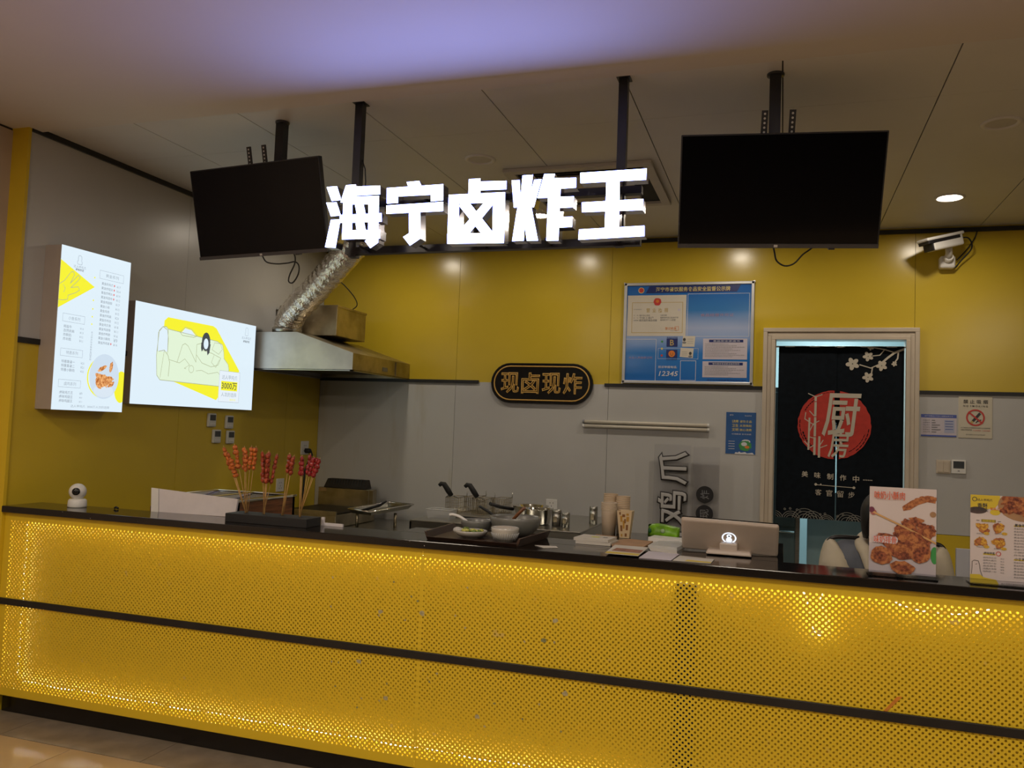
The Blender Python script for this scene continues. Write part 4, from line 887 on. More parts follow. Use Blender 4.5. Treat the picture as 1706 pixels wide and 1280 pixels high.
# food warmer
t = thing('food_warmer', 'steel food warmer with dark wood sides behind the white board', 'warmer', (-2.8, 3.75, .84))
wx0, wx1, wy0, wy1, wz = -3.05, -2.545, 3.51, 4.02, 1.098
MB().box(wx0, wy0, .842, wx0 + .02, wy1, wz - .012).box(wx1 - .02, wy0, .842, wx1, wy1, wz - .012).box(wx0, wy0, .842, wx1, wy0 + .02, wz - .012).box(wx0, wy1 - .02, .842, wx1, wy1, wz - .012).build('wood_casing', wood_w, t)
MB().box(wx0 - .008, wy0 - .008, wz - .012, wx1 + .008, wy0 + .03, wz).box(wx0 - .008, wy1 - .03, wz - .012, wx1 + .008, wy1 + .008, wz).box(wx0 - .008, wy0 + .03, wz - .012, wx0 + .03, wy1 - .03, wz).box(wx1 - .03, wy0 + .03, wz - .012, wx1 + .008, wy1 - .03, wz).box((wx0 + wx1) / 2 - .012, wy0 + .03, wz - .012, (wx0 + wx1) / 2 + .012, wy1 - .03, wz).build('rim', chrome, t, .003)
for a, b in ((wx0 + .03, -2.81), (-2.785, wx1 - .03)):
    m_ = MB(); r_ = [(a, wy0 + .03), (b, wy0 + .03), (b, wy1 - .03), (a, wy1 - .03)]
    m_.add([(x, y, wz - .006) for x, y in r_] + [(x + (.015 if x == a else -.015), y, wz - .10) for x, y in r_], [(0, 1, 5, 4), (1, 2, 6, 5), (2, 3, 7, 6), (3, 0, 4, 7), (4, 5, 6, 7)]); m_.build('pan', chrome, t)
MB().lathe([(.001, .03), (.016, .03), (.018, .0)], (wx0, 3.56, 1.06), 14, axis=(-1, 0, 0)).build('knob', rubber, t)
box(wx0 - .028, 3.52, .98, wx0, 3.56, 1.04).build('control_box', wood_w, t, .003)
# white boards on the ledge
t = thing('foam_board', 'white foam board standing on the counter in front of the food warmer', 'board', (-2.8, 3.435, ZT))
m_ = MB(); m_.hexa([(-2.965, 3.415, ZT), (-2.505, 3.440, ZT), (-2.505, 3.452, ZT), (-2.965, 3.427, ZT), (-2.985, 3.43, 1.138), (-2.505, 3.455, 1.110), (-2.505, 3.467, 1.110), (-2.985, 3.442, 1.138)]); m_.build('sheet', white_f, t)
m_ = MB(); m_.hexa([(-2.972, 3.408, ZT), (-2.93, 3.409, ZT), (-2.93, 3.413, ZT), (-2.972, 3.413, ZT), (-2.992, 3.424, 1.140), (-2.95, 3.424, 1.138), (-2.95, 3.429, 1.138), (-2.992, 3.429, 1.140)]); m_.build('edge_strip', white_p, t)
t = thing('white_bracket', 'small white right-angled board behind the skewer stand', 'board', (-1.99, 3.42, ZT))
MB().box(-2.012, 3.408, ZT, -1.998, 3.418, 1.062).box(-1.998, 3.408, ZT, -1.90, 3.418, 1.037).build('sheet', white_f, t)
# security camera on the counter
t = thing('indoor_camera', 'small white round-headed camera standing on the counter end', 'camera', (-3.378, 3.35, ZT))
MB().lathe([(.001, 0), (.043, 0), (.045, .006), (.043, .034), (.036, .042), (.001, .042)], (-3.378, 3.35, ZT), 28).build('base', white_p, t)
MB().ell((-3.380, 3.35, ZT + .078), (.041, .041, .041), 24, 16).build('head', white_p, t)
dl = Vector((.55, -.83, .08)).normalized(); pc = Vector((-3.380, 3.35, ZT + .078)) + dl * .034
MB().lathe([(.019, 0), (.018, .009), (.012, .012), (.001, .0125)], pc, 20, axis=dl).build('lens', mat('black_lens', (.005, .005, .006), .08, var=.2), t)
t = thing('cable_scrap', 'tiny black cable end on the counter beside the white camera', 'cable', (-3.16, 3.36, ZT)); MB().tube([(-3.175, 3.385, ZT + .005), (-3.165, 3.382, ZT + .011), (-3.150, 3.382, ZT + .006)], .005, 8).build('cable', rubber, t)
# skewer stand and skewers
t = thing('skewer_stand', 'black slab stand holding four bunches of meat skewers', 'stand', (-2.23, 3.335, ZT))
sx0, sx1, sy0_, sy1_ = -2.435, -2.005, 3.272, 3.392
box(sx0, sy0_, ZT, sx1, sy1_, ZT + .040).build('slab', mat('matt_black_board', (.014, .013, .013), .6, var=.2), t, .002)
for i in range(4): MB().lathe([(.013, .0004), (.0005, .0004)], (-2.365 + i * .0955, 3.335, ZT + .040), 14).build('hole', dark_gap, t)
def skewer(label, grp, base, tip, L0, mt, n, rad):
    base, tip = Vector(base), Vector(tip); t = thing('meat_skewer', label, 'skewer', tuple(base), grp)
    MB().tube([tuple(base), tuple(tip)], .0017, 6, True, [.0018, .0012]).build('stick', bamboo, t)
    d = (tip - base); L = d.length; d.normalize(); Rm = Vector((0, 0, 1)).rotation_difference(d).to_matrix(); m_ = MB()
    for k in range(n):
        p_ = base + d * (L * (L0 + (.97 - L0) * (k + .5) / n)); h_ = L * (.97 - L0) / n
        m_.ell(p_ + Rm @ Vector((random.uniform(-.002, .002), random.uniform(-.002, .002), 0)), (rad * random.uniform(.7, 1.2), rad * random.uniform(.6, 1.0), h_ * .62), 8, 5, Rm @ Matrix.Rotation(random.uniform(0, 3), 3, 'Z'), .12)
    m_.build('meat', mt, t)
ORD = ('first', 'second', 'third', 'fourth', 'fifth', 'sixth', 'seventh', 'eighth', 'ninth')
def bunch(label, x, n, tips, L0, mt, seg, rad):
    tips = sorted(tips)
    for k, (tx, tz) in enumerate(tips):
        skewer(label.replace(' skewer in ', ' skewer, %s in ' % (ORD[k] + ' from the left')), label.split(' in ')[-1], (x + random.uniform(-.006, .006), 3.335 + random.uniform(-.006, .006), ZT + .0405), (tx, 3.335 + random.uniform(-.035, .035), tz), L0, mt, seg, rad)
bunch('orange fried meat skewer in the leftmost bunch on the black stand', -2.365, 8, [(-2.495, 1.372), (-2.470, 1.345), (-2.452, 1.318), (-2.43, 1.385), (-2.400, 1.375), (-2.370, 1.365), (-2.345, 1.380), (-2.325, 1.378)], .64, meat_o, 5, .0125)
bunch('dark red meat skewer in the second bunch from the left', -2.270, 7, [(-2.308, 1.352), (-2.292, 1.358), (-2.274, 1.360), (-2.258, 1.357), (-2.243, 1.354), (-2.226, 1.348), (-2.283, 1.348)], .50, meat_r, 6, .0105)
bunch('orange red meat skewer in the third bunch from the left', -2.174, 4, [(-2.170, 1.352), (-2.145, 1.352), (-2.128, 1.345), (-2.112, 1.342)], .68, meat_r, 4, .0115)
bunch('crimson sausage skewer in the rightmost bunch on the black stand', -2.079, 7, [(-2.104, 1.340), (-2.090, 1.345), (-2.078, 1.348), (-2.045, 1.355), (-2.02, 1.345), (-2.003, 1.342), (-1.988, 1.338)], .67, meat_c, 4, .0115)
# fryer with louvred vent in the corner
t = thing('griddle_fryer', 'greasy steel griddle with a louvred black vent in the corner', 'griddle', (-3.26, 5.65, .74))
box(-3.50, 5.33, .742, -3.03, 5.93, .835).build('body', steel_d, t, .006); box(-3.49, 5.34, .835, -3.04, 5.86, .848).build('hot_plate', mat('charred_plate', (.030, .024, .016), .45, .5, var=.4), t, .003)
box(-3.505, 5.32, .832, -3.025, 5.335, .862).build('front_lip', steel_d, t); box(-3.505, 5.87, .835, -3.055, 5.93, .984).build('splash_back', steel_d, t, .004); box(-3.055, 5.87, .835, -3.018, 5.93, .984).build('flue', steel_d, t, .003)
box(-3.50, 5.866, .955, -3.43, 5.871, .980).build('label_plate', mat('amber_label', (.36, .22, .08), .5, var=.2), t)
m_ = MB(); m_.hexa([(-3.455, 5.86, .985), (-3.085, 5.86, .985), (-3.085, 5.97, .985), (-3.455, 5.97, .985), (-3.435, 5.885, 1.055), (-3.10, 5.885, 1.055), (-3.10, 5.96, 1.055), (-3.435, 5.96, 1.055)]); v_ = m_.build('vent_cap', mat('soot_black_steel', (.03, .022, .014), .5, .4, var=.3), t, .004)
for k in range(14): x = -3.425 + k * .024; m_ = MB(); m_.hexa([(x, 5.868, 1.005), (x + .008, 5.868, 1.005), (x + .008, 5.876, 1.005), (x, 5.876, 1.005), (x + .008, 5.878, 1.052), (x + .016, 5.878, 1.052), (x + .016, 5.888, 1.056), (x + .008, 5.888, 1.056)]); m_.build('slat', rubber, v_)
t = thing('draining_tray', 'shallow steel draining tray resting beside the griddle', 'tray', (-2.88, 5.62, .85))
m_ = MB(); R_ = [(-3.01, 5.47, .872), (-2.77, 5.36, .876), (-2.61, 5.73, .910), (-2.87, 5.83, .905)]; B_ = [(-2.99, 5.49, .842), (-2.78, 5.39, .846), (-2.64, 5.71, .878), (-2.86, 5.81, .873)]
m_.add(R_ + B_, [(0, 1, 5, 4), (1, 2, 6, 5), (2, 3, 7, 6), (3, 0, 4, 7), (4, 5, 6, 7)]); m_.build('pan', steel, t); MB().tube(R_ + R_[:1], .006, 8, False).build('rim', chrome, t)
for xx, yy in ((-2.96, 5.52), (-2.72, 5.66)): MB().tube([(xx, yy, .741), (xx, yy, .845)], .012, 8).build('foot', steel_d, t)
t = thing('tongs', 'dark kitchen tongs lying in the draining tray', 'tongs', (-2.80, 5.55, .88)); MB().tube([(-2.93, 5.50, .862), (-2.82, 5.54, .90), (-2.75, 5.56, .940)], .006, 6).build('arm', blackm, t); MB().tube([(-2.91, 5.53, .862), (-2.80, 5.56, .90), (-2.75, 5.565, .938)], .006, 6).build('arm', blackm, t)
t = thing('round_hot_plate', 'round black hot plate on the low steel table', 'hot plate', (-2.88, 4.97, .74))
MB().lathe([(.001, .0), (.125, .0), (.135, .012), (.138, .040), (.130, .048), (.10, .050), (.001, .050)], (-2.83, 4.97, .741), 32).build('plate', blackm, t); MB().lathe([(.13, -.002), (.148, 0), (.148, .010), (.138, .012)], (-2.83, 4.97, .743), 32).build('white_ring', white_p, t)
for k in range(5): MB().ell((-2.86 + k * .022, 4.95 + .02 * (k % 2), .795), (.010, .008, .006), 8, 5, None, .2).build('food_crumb', kraft_m, t)
# ---- on the steel table
def basket(label, x, y, rz, handle=True):
    t = thing('fry_basket', label, 'basket', (x, y, TZ), 'wire fry baskets'); ca, sa = math.cos(rz), math.sin(rz)
    def W(a, b, c): return (x + a * ca - b * sa, y + a * sa + b * ca, TZ + .018 + c)
    w, d, h = .046, .10, .11; m_ = MB()
    for zc in (.001, .035, .072, .108): m_.tube([W(-w, -d, zc), W(w, -d, zc), W(w, d, zc), W(-w, d, zc), W(-w, -d, zc)], .0022 if zc > .1 else .0013, 5, False)
    for k in range(7): a = -w + 2 * w * k / 6; m_.tube([W(a, -d, .108), W(a, -d, 0), W(a, d, 0), W(a, d, .108)], .0016, 4, False)
    for k in range(1, 9): b = -d + 2 * d * k / 9; m_.tube([W(-w, b, .108), W(-w, b, 0), W(w, b, 0), W(w, b, .108)], .0016, 4, False)
    m_.build('wire_cage', steel_d, t)
    MB().tube([W(w, d, .108), W(w, d, .145)], .003, 6).build('hook', steel, t)
    if handle:
        MB().tube([W(-w, -d, .108), W(-w * .4, -d - .02, .125), W(-w * .3, -d - .05, .14)], .003, 6).build('handle_wire', steel, t); MB().tube([W(w, -d, .108), W(w * .0, -d - .02, .125), W(-w * .1, -d - .05, .14)], .003, 6).build('handle_wire', steel, t)
        MB().tube([W(.005, -d - .03, .125), W(-.015, -d - .045, .160), W(-.042, -d - .06, .205), W(-.060, -d - .066, .207), W(-.075, -d - .068, .193)], .016, 10, True, [.017, .020, .018, .016, .012]).build('grip', rubber, t)
    return t
basket('wire fry basket with a black grip at the left end of the fryer', -2.215, 5.60, .05); basket('wire fry basket without a grip between the two gripped ones', -2.115, 5.72, 0, False)
basket('wire fry basket with a black grip second from the right', -2.015, 5.62, -.05); basket('wire fry basket without a grip at the right end', -1.905, 5.70, 0, False)
t = thing('fryer_top', 'low steel fryer well under the wire baskets', 'fryer', (-2.05, 5.65, TZ)); box(-2.30, 5.42, TZ, -1.66, 5.92, TZ + .016).build('rim', steel, t, .003); box(-2.29, 5.415, TZ + .001, -1.67, 5.421, TZ + .009).build('painted_shade_strip', dark_gap, t)  # dark strip on the rim front paints in the shade below the fryer
t = thing('plastic_tub', 'cloudy plastic tub in front of the fry baskets', 'tub', (-2.20, 5.28, TZ))
m_ = MB(); r0 = [(-2.275, 5.24), (-2.115, 5.24), (-2.115, 5.34), (-2.275, 5.34)]; r1 = [(-2.285, 5.23), (-2.105, 5.23), (-2.105, 5.35), (-2.285, 5.35)]
m_.add([(x, y, TZ) for x, y in r0] + [(x, y, TZ + .062) for x, y in r1], [(3, 2, 1, 0), (0, 1, 5, 4), (1, 2, 6, 5), (2, 3, 7, 6), (3, 0, 4, 7)]); m_.build('body', plastic_c, t); MB().tube([(x, y, TZ + .062) for x, y in r1 + r1[:1]], .004, 6, False).build('rim', plastic_c, t)
def pot(name, label, x, y, r0, r1, h, zb, hd=None):
    t = thing(name, label, 'pot', (x, y, zb)); MB().lathe([(.001, .002), (r0 - .01, .0), (r0, .008), (r1, h), (r1 + .006, h + .002), (r1 + .004, h + .004), (r1 - .003, h), (r0 - .004, .012), (.001, .008)], (x, y, zb), 36).build('body', chrome, t)
    if hd: MB().tube(hd, .012, 10, True).build('handle', blackm, t)
    return t
pot('saucepan', 'polished wide saucepan behind the taller pot', -1.665, 5.62, .095, .125, .075, TZ + .018, [(-1.77, 5.55, TZ + .07), (-1.83, 5.44, TZ + .09), (-1.875, 5.36, TZ + .115)])
pot('steel_pot', 'polished steel pot with straight flaring sides beside the jars', -1.535, 5.37, .078, .095, .100, TZ)
t = thing('steel_ladle', 'steel ladle handle leaning over the saucepan', 'ladle', (-1.80, 5.33, TZ)); MB().tube([(-1.93, 5.30, TZ + .10), (-1.86, 5.32, TZ + .06), (-1.80, 5.34, TZ + .012)], .009, 8).build('handle', blackm, t); MB().ell((-1.775, 5.345, TZ + .022), (.035, .035, .022), 14, 8).build('bowl', steel, t)
def jar(label, x, y, r, h):
    t = thing('steel_jar', label, 'jar', (x, y, TZ), 'steel seasoning jars'); MB().lathe([(.001, 0), (r, 0), (r, h * .72), (r - .002, h * .74), (r, h * .76), (r, h * .96), (r - .004, h)], (x, y, TZ), 24).build('body', steel, t); MB().lathe([(r - .004, h), (.001, h + .002)], (x, y, TZ), 24).build('lid', chrome, t)
    box(x - r * .5, y - r - .001, TZ + h * .25, x + r * .3, y - r * .8, TZ + h * .6).build('label', steel_d, t)
jar('taller steel seasoning jar left of the short one', -1.402, 5.35, .031, .107); jar('shorter steel seasoning jar next to the tall one', -1.338, 5.34, .027, .092); jar('steel seasoning jar standing alone left of the paper cups', -1.215, 5.62, .028, .120)

# ================================================================== ON THE COUNTER, CENTRE: TRAY AND BOWLS
t = thing('serving_tray', 'dark brown tray with raised edges holding bowls on the counter', 'tray', (-1.2, 3.40, ZT))
c4 = [(-1.405, 3.235), (-1.005, 3.225), (-.975, 3.575), (-1.415, 3.585)]
MB().add([(x, y, ZT + .001) for x, y in c4] + [(x, y, ZT + .009) for x, y in c4], [(0, 1, 2, 3), (4, 5, 6, 7), (0, 1, 5, 4), (1, 2, 6, 5), (2, 3, 7, 6), (3, 0, 4, 7)]).build('floor', tray_m, t)
for i in range(4):
    a, b = Vector((*c4[i], 0)), Vector((*c4[(i + 1) % 4], 0)); n_ = (b - a).normalized().cross(Vector((0, 0, 1))); h_ = .016 if i in (0, 2) else .036
    m_ = MB(); m_.hexa([tuple(q + Vector((0, 0, z))) for q, z in ((a, ZT + .001), (b, ZT + .001), (b - n_ * .012, ZT + .001), (a - n_ * .012, ZT + .001), (a + n_ * .014, ZT + h_), (b + n_ * .014, ZT + h_), (b + n_ * .004, ZT + h_), (a + n_ * .004, ZT + h_))]); m_.build('side', tray_m, t, .002)
def bowl(name, label, x, y, r, h, m, z=ZT + .010, foot=.45):
    t = thing(name, label, 'bowl', (x, y, z)); pf = [(.001, .002), (r * foot, 0), (r * foot, .004)] + [(r * (foot + (1 - foot) * math.sin(k / 8 * PI / 2)), .004 + (h - .004) * (1 - math.cos(k / 8 * PI / 2)) ** .8) for k in range(1, 9)]
    pf += [(r - .003, h + .002)] + [(max(.001, q - .005), zz_ + .004) for q, zz_ in reversed(pf[3:-1])] + [(.001, .008)]
    MB().lathe(pf, (x, y, z), 40).build('body', m, t); return t
grey_cer = mat('grey_green_ceramic', (.18, .18, .165), .3, var=.08)
t = bowl('grey_bowl', 'grey bowl with a white spoon at the back of the tray', -1.275, 3.48, .072, .058, grey_cer); MB().tube(smooth_path([(-1.29, 3.47, 1.062), (-1.335, 3.46, 1.098), (-1.375, 3.455, 1.112), (-1.395, 3.45, 1.110)], 4), .0065, 8).build('spoon', white_p, t)
t = bowl('large_bowl', 'large grey bowl of food with a serving spoon on the tray', -1.095, 3.475, .112, .085, grey_cer); MB().lathe([(.001, .066), (.06, .068), (.104, .064)], (-1.095, 3.475, ZT + .010), 30).build('stew', mat('brown_stew', (.34, .22, .13), .5, var=.35, scale=60, bump=.5, bscale=90), t)
for dy in (0, .02): MB().tube([(-1.115, 3.44 + dy, 1.090), (-1.075, 3.43 + dy, 1.135), (-1.045, 3.425 + dy, 1.165)], .006, 8).build('spoon_handle', wood_w, t)
t = bowl('small_striped_bowl', 'small white ribbed bowl of rice at the front of the tray', -1.085, 3.305, .058, .056, ceramic, foot=.62)
for k in range(36): a = 2 * PI * k / 36; MB().tube([(-1.085 + .046 * math.cos(a), 3.305 + .046 * math.sin(a), ZT + .016), (-1.085 + .0575 * math.cos(a), 3.305 + .0575 * math.sin(a), ZT + .046)], .0022, 4).build('rib', mat('grey_glaze', (.40, .40, .40), .3, var=.05), t)
MB().lathe([(.001, .060), (.03, .060), (.053, .050)], (-1.085, 3.305, ZT + .010), 24).build('rice', mat('cooked_rice', (.66, .58, .48), .6, var=.2, scale=200, bump=.8, bscale=300), t)
t = bowl('leaf_dish', 'shallow white dish of chopped greens on the tray', -1.245, 3.33, .070, .030, ceramic, foot=.5)
gl = mat('green_garnish', (.16, .24, .03), .5, var=.5, scale=60); yl = mat('yellow_garnish', (.62, .60, .14), .5, var=.3, scale=80)
for k in range(16): MB().ell((-1.245 + random.uniform(-.045, .05), 3.33 + random.uniform(-.035, .035), ZT + .036 + random.uniform(0, .008)), (.012, .010, .006), 8, 5, None, .25).build('garnish', gl if k % 3 == 0 else yl, t)
MB().ell((-1.297, 3.31, ZT + .040), (.022, .016, .014), 12, 8).build('sauce_cup', ceramic, t)
t = thing('paper_slip', 'small white paper slip on the counter right of the tray', 'paper', (-.93, 3.31, ZT)); MB().add([(-.96, 3.32, ZT + .002), (-.905, 3.262, ZT + .002), (-.855, 3.30, ZT + .002), (-.875, 3.345, ZT + .002), (-.96, 3.32, ZT + .001), (-.905, 3.262, ZT + .001), (-.855, 3.30, ZT + .001), (-.875, 3.345, ZT + .001)], [(0, 1, 2, 3), (7, 6, 5, 4), (0, 1, 5, 4), (1, 2, 6, 5), (2, 3, 7, 6), (3, 0, 4, 7)]).build('sheet', paper_w, t)

# ================================================================== CUPS, PACKETS, LEAFLETS, TILL
cup_rim = None
def cup_stack(label, x, y, n, body_h, r0, r1, step, m, mr):
    for k in range(n):
        t = thing('paper_cup', label + (', topmost' if k == n - 1 else ', ' + ORD[n - 1 - k] + ' from the top'), 'cup', (x, y, ZT + k * step), 'stacked paper cups')
        if k == 0: MB().lathe([(.001, 0), (r0, 0), (r1, body_h)], (x, y, ZT + .001), 24).build('wall', m, t)
        else: MB().lathe([(r0 + (r1 - r0) * .85, body_h * .86), (r1, body_h), (r1 - .003, body_h), (r0 - .002, .03)], (x, y, ZT + k * step + .001), 24).build('wall', m, t)
        MB().lathe([(r1, -.002), (r1 + .0025, 0), (r1, .003), (r1 - .003, .001)], (x, y, ZT + k * step + .001 + body_h), 24).build('rim', mr, t)
cup_stack('plain tall paper cup of the front left stack', -.757, 3.84, 6, .118, .029, .036, .006, cup_m, cup_m)
cup_stack('kraft paper cup of the rear left stack', -.775, 3.965, 9, .112, .027, .033, .0085, cup_m, cup_in)
cup_stack('kraft paper cup of the rear right stack', -.712, 3.945, 9, .105, .027, .033, .0085, cup_m, cup_in)
t = thing('printed_cup', 'tall square paper cup printed with brown and yellow blocks', 'cup', (-.672, 3.80, ZT))
def qcup(x, y, a, b, h, z):
    B_ = [(-a, -a), (a, -a), (a, a), (-a, a)]; T_ = [(-b, -b), (b, -b), (b, b), (-b, b)]
    return MB().add([(x + p_, y + q_, z) for p_, q_ in B_] + [(x + p_, y + q_, z + h) for p_, q_ in T_] + [(x + p_ * .94, y + q_ * .94, z + h) for p_, q_ in T_] + [(x + p_ * .9, y + q_ * .9, z + .01) for p_, q_ in B_], [(3, 2, 1, 0), (0, 1, 5, 4), (1, 2, 6, 5), (2, 3, 7, 6), (3, 0, 4, 7), (4, 5, 9, 8), (5, 6, 10, 9), (6, 7, 11, 10), (7, 4, 8, 11), (8, 9, 13, 12), (9, 10, 14, 13), (10, 11, 15, 14), (11, 8, 12, 15), (12, 13, 14, 15)])
qcup(-.672, 3.80, .022, .034, .122, ZT + .001).build('wall', mat('cream_cup_card', (.66, .50, .30), .6, var=.05), t)
for (u_, v_, w_, h_, mm) in ((-.5, .25, .35, .22, 0), (-.1, .35, .3, .3, 1), (.45, .30, .35, .2, 0), (-.45, .6, .3, .22, 1), (.1, .55, .25, .16, 0), (.5, .62, .4, .18, 1), (-.1, .78, .4, .1, 0), (-.5, .05, .3, .1, 1), (.3, .06, .4, .12, 0), (.45, .84, .35, .08, 1), (-.6, .86, .2, .1, 0)):
    def Q(u, v): s_ = .022 + .012 * v; return (-.672 + u * s_, 3.80 - s_ - .0006, ZT + .001 + .122 * v)
    MB().add([Q(u_ - w_ / 2, v_), Q(u_ + w_ / 2, v_), Q(u_ + w_ / 2, v_ + h_), Q(u_ - w_ / 2, v_ + h_)], [(0, 1, 2, 3)]).build('printed_block', (mat('brown_print', (.24, .10, .03), .6, var=.1), mat('ochre_print', (.52, .27, .04), .6, var=.1))[mm], t)
def slab(name, label, cat, pts, z0, h, m, grp=None, sub=None):
    cx = sum(p_[0] for p_ in pts) / len(pts); cy = sum(p_[1] for p_ in pts) / len(pts); t = thing(name, label, cat, (cx, cy, z0), grp)
    n_ = len(pts); MB().add([(x, y, z0) for x, y in pts] + [(x, y, z0 + h) for x, y in pts], [tuple(range(n_ - 1, -1, -1)), tuple(range(n_, 2 * n_))] + [(i, (i + 1) % n_, n_ + (i + 1) % n_, n_ + i) for i in range(n_)]).build('sheet', m, t)
    for (q, mm, nm) in (sub or []): MB().add([(x, y, z0 + h + .0004) for x, y in q], [tuple(range(len(q)))]).build(nm, mm, t)
    return t
slab('paper_pouch', 'bottom cream paper pouch of the stack left of the leaflets', 'pouch', [(-.825, 3.475), (-.675, 3.475), (-.665, 3.60), (-.815, 3.61)], ZT + .001, .013, paper_w, 'paper pouches')
slab('paper_pouch', 'top cream paper pouch with yellow print left of the leaflets', 'pouch', [(-.835, 3.48), (-.685, 3.472), (-.672, 3.595), (-.82, 3.61)], ZT + .0145, .012, paper_w, 'paper pouches', [([(-.77, 3.52), (-.735, 3.52), (-.735, 3.56), (-.77, 3.56)], yl, 'printed_mark'), ([(-.72, 3.53), (-.70, 3.53), (-.70, 3.55), (-.72, 3.55)], ink_k, 'printed_mark')])
slab('kraft_bag', 'flat brown kraft paper bag on the counter', 'bag', [(-.66, 3.44), (-.54, 3.47), (-.53, 3.70), (-.64, 3.72), (-.70, 3.60)], ZT + .001, .006, kraft_m)
slab('kraft_bag', 'brown kraft paper bag at the foot of the paper cups', 'bag', [(-.80, 3.63), (-.71, 3.65), (-.70, 3.76), (-.80, 3.78)], ZT + .001, .008, kraft_m)
slab('leaflet', 'yellow-edged food leaflet lying at the front of the counter', 'leaflet', [(-.645, 3.212), (-.515, 3.212), (-.515, 3.47), (-.655, 3.47)], ZT + .0075, .002, paper_w, None, [([(-.645, 3.213), (-.515, 3.213), (-.517, 3.262), (-.646, 3.262)], mat('leaflet_yellow', (.62, .46, .05), .5, var=.08), 'yellow_band'), ([(-.635, 3.29), (-.52, 3.28), (-.52, 3.37), (-.63, 3.38)], mat('leaflet_food_photo', (.34, .13, .08), .5, var=.6, scale=60), 'food_photo')])
slab('leaflet', 'pale lilac leaflet lying beside the yellow-edged leaflet', 'leaflet', [(-.512, 3.212), (-.39, 3.214), (-.38, 3.40), (-.505, 3.41)], ZT + .001, .002, ink_pk)
slab('leaflet', 'leaflet with a yellow corner lying in front of the till', 'leaflet', [(-.385, 3.216), (-.245, 3.218), (-.24, 3.34), (-.375, 3.36)], ZT + .001, .0015, paper_w, None, [([(-.34, 3.218), (-.246, 3.219), (-.243, 3.25), (-.335, 3.262)], MATS['leaflet_yellow'], 'yellow_corner')])
slab('plastic_bag', 'crumpled pale plastic bag left of the till', 'bag', [(-.52, 3.50), (-.40, 3.48), (-.385, 3.62), (-.42, 3.70), (-.50, 3.66)], ZT + .001, .015, plastic_c)
slab('white_box', 'flat white box between the green packet and the till', 'box', [(-.555, 3.72), (-.405, 3.70), (-.39, 3.78), (-.54, 3.81)], ZT + .001, .020, white_p)
slab('paper_stack', 'stack of cream paper liners beside the kraft bag', 'paper', [(-.525, 3.72), (-.41, 3.53), (-.39, 3.40), (-.50, 3.42), (-.53, 3.55)], ZT + .0025, .003, paper_w)
t = thing('green_packet', 'bright green crumpled snack packet on the counter', 'packet', (-.52, 3.92, ZT))
m_ = MB(); nx, ny = 10, 6; V0 = []
for sgn in (1, -1):
    for j in range(ny + 1):
        for i in range(nx + 1):
            u_ = i / nx; v_ = j / ny; e_ = (math.sin(u_ * PI) * math.sin(v_ * PI)) ** .6 if 0 < u_ < 1 and 0 < v_ < 1 else 0
            V0.append((-.585 + .145 * u_, 3.905 + .02 * v_ + sgn * -.018 * e_, ZT + .002 + .062 * v_ * (1 - .35 * abs(u_ - .35)) - .012 * u_ + .012 + .004 * math.sin(u_ * 17 + v_ * 5) * e_ - .012 * (1 - u_)))
F0 = []
for s_ in range(2):
    for j in range(ny):
        for i in range(nx): a = s_ * (nx + 1) * (ny + 1) + j * (nx + 1) + i; F0.append((a, a + 1, a + nx + 2, a + nx + 1))
zmin = min(v[2] for v in V0); m_.add([(a, b, c - zmin + ZT + .002) for a, b, c in V0], F0, True); m_.build('packet', green_pk, t)
MB().ell((-.515, 3.893, ZT + .032), (.010, .003, .010), 10, 6).build('round_mark', mat('pale_green_mark', (.40, .55, .30), .5, var=.1), t); MB().ell((-.575, 3.90, ZT + .030), (.008, .004, .012), 8, 5).build('dark_mark', mat('dark_green_mark', (.02, .14, .04), .5, var=.1), t)
# till monitor seen from behind
t = thing('till_monitor', 'champagne till monitor seen from behind with a glowing oval logo', 'till', (-.197, 3.55, ZT))
tilt = Matrix.Rotation(-.62, 3, 'X'); pv = Vector((-.197, 3.52, 1.096))
# the monitor leans back: the top edge is nearer the customer
rotm = Matrix.Rotation(.62, 3, 'X') @ Matrix.Rotation(.02, 3, 'Y')
def tr(mb): mb.v = [tuple(rotm @ (Vector(p_) - pv) + pv) for p_ in mb.v]; return mb
tr(box(-.388, 3.512, 1.013, -.006, 3.532, 1.178)).build('back_shell', pos_m, t, .010, 3); tr(box(-.384, 3.532, 1.017, -.010, 3.536, 1.174)).build('screen', screen_m, t)
lg = glow('logo_light', (.75, .85, 1.0), 1.6, False); lp = Print(plane(rotm @ (Vector((-.237, 3.5118, 1.058)) - pv) + pv, rotm @ Vector((1, 0, 0)), rotm @ Vector((0, 0, 1)), rotm @ Vector((0, -1, 0))), .08, .08, t)
for k in range(32):
    a0, a1 = 2 * PI * k / 32, 2 * PI * (k + 1) / 32; lp.poly([(.5 + r * math.cos(a) / .08, .5 + r * math.sin(a) / .08) for r, a in ((.0235, a0), (.0285, a0), (.0285, a1), (.0235, a1))], lg, 2, 'logo_ring')
lp.disc(.5, .38, .0095, lg, 2, name='logo_figure'); lp.disc(.5, .64, .0115, lg, 2.5, name='logo_figure', ry=.014); lp.disc(.5, .38, .004, ink_k, 4, name='logo_gap'); lp.done()
m_ = MB(); m_.hexa([(-.285, 3.455, ZT + .004), (-.105, 3.455, ZT + .004), (-.105, 3.60, ZT + .001), (-.285, 3.60, ZT + .001), (-.278, 3.462, ZT + .024), (-.112, 3.462, ZT + .024), (-.112, 3.60, ZT + .02), (-.278, 3.60, ZT + .02)]); m_.build('foot', pos_m, t, .006); box(-.232, 3.47, ZT + .018, -.162, 3.56, ZT + .05).build('neck', pos_m, t, .005)
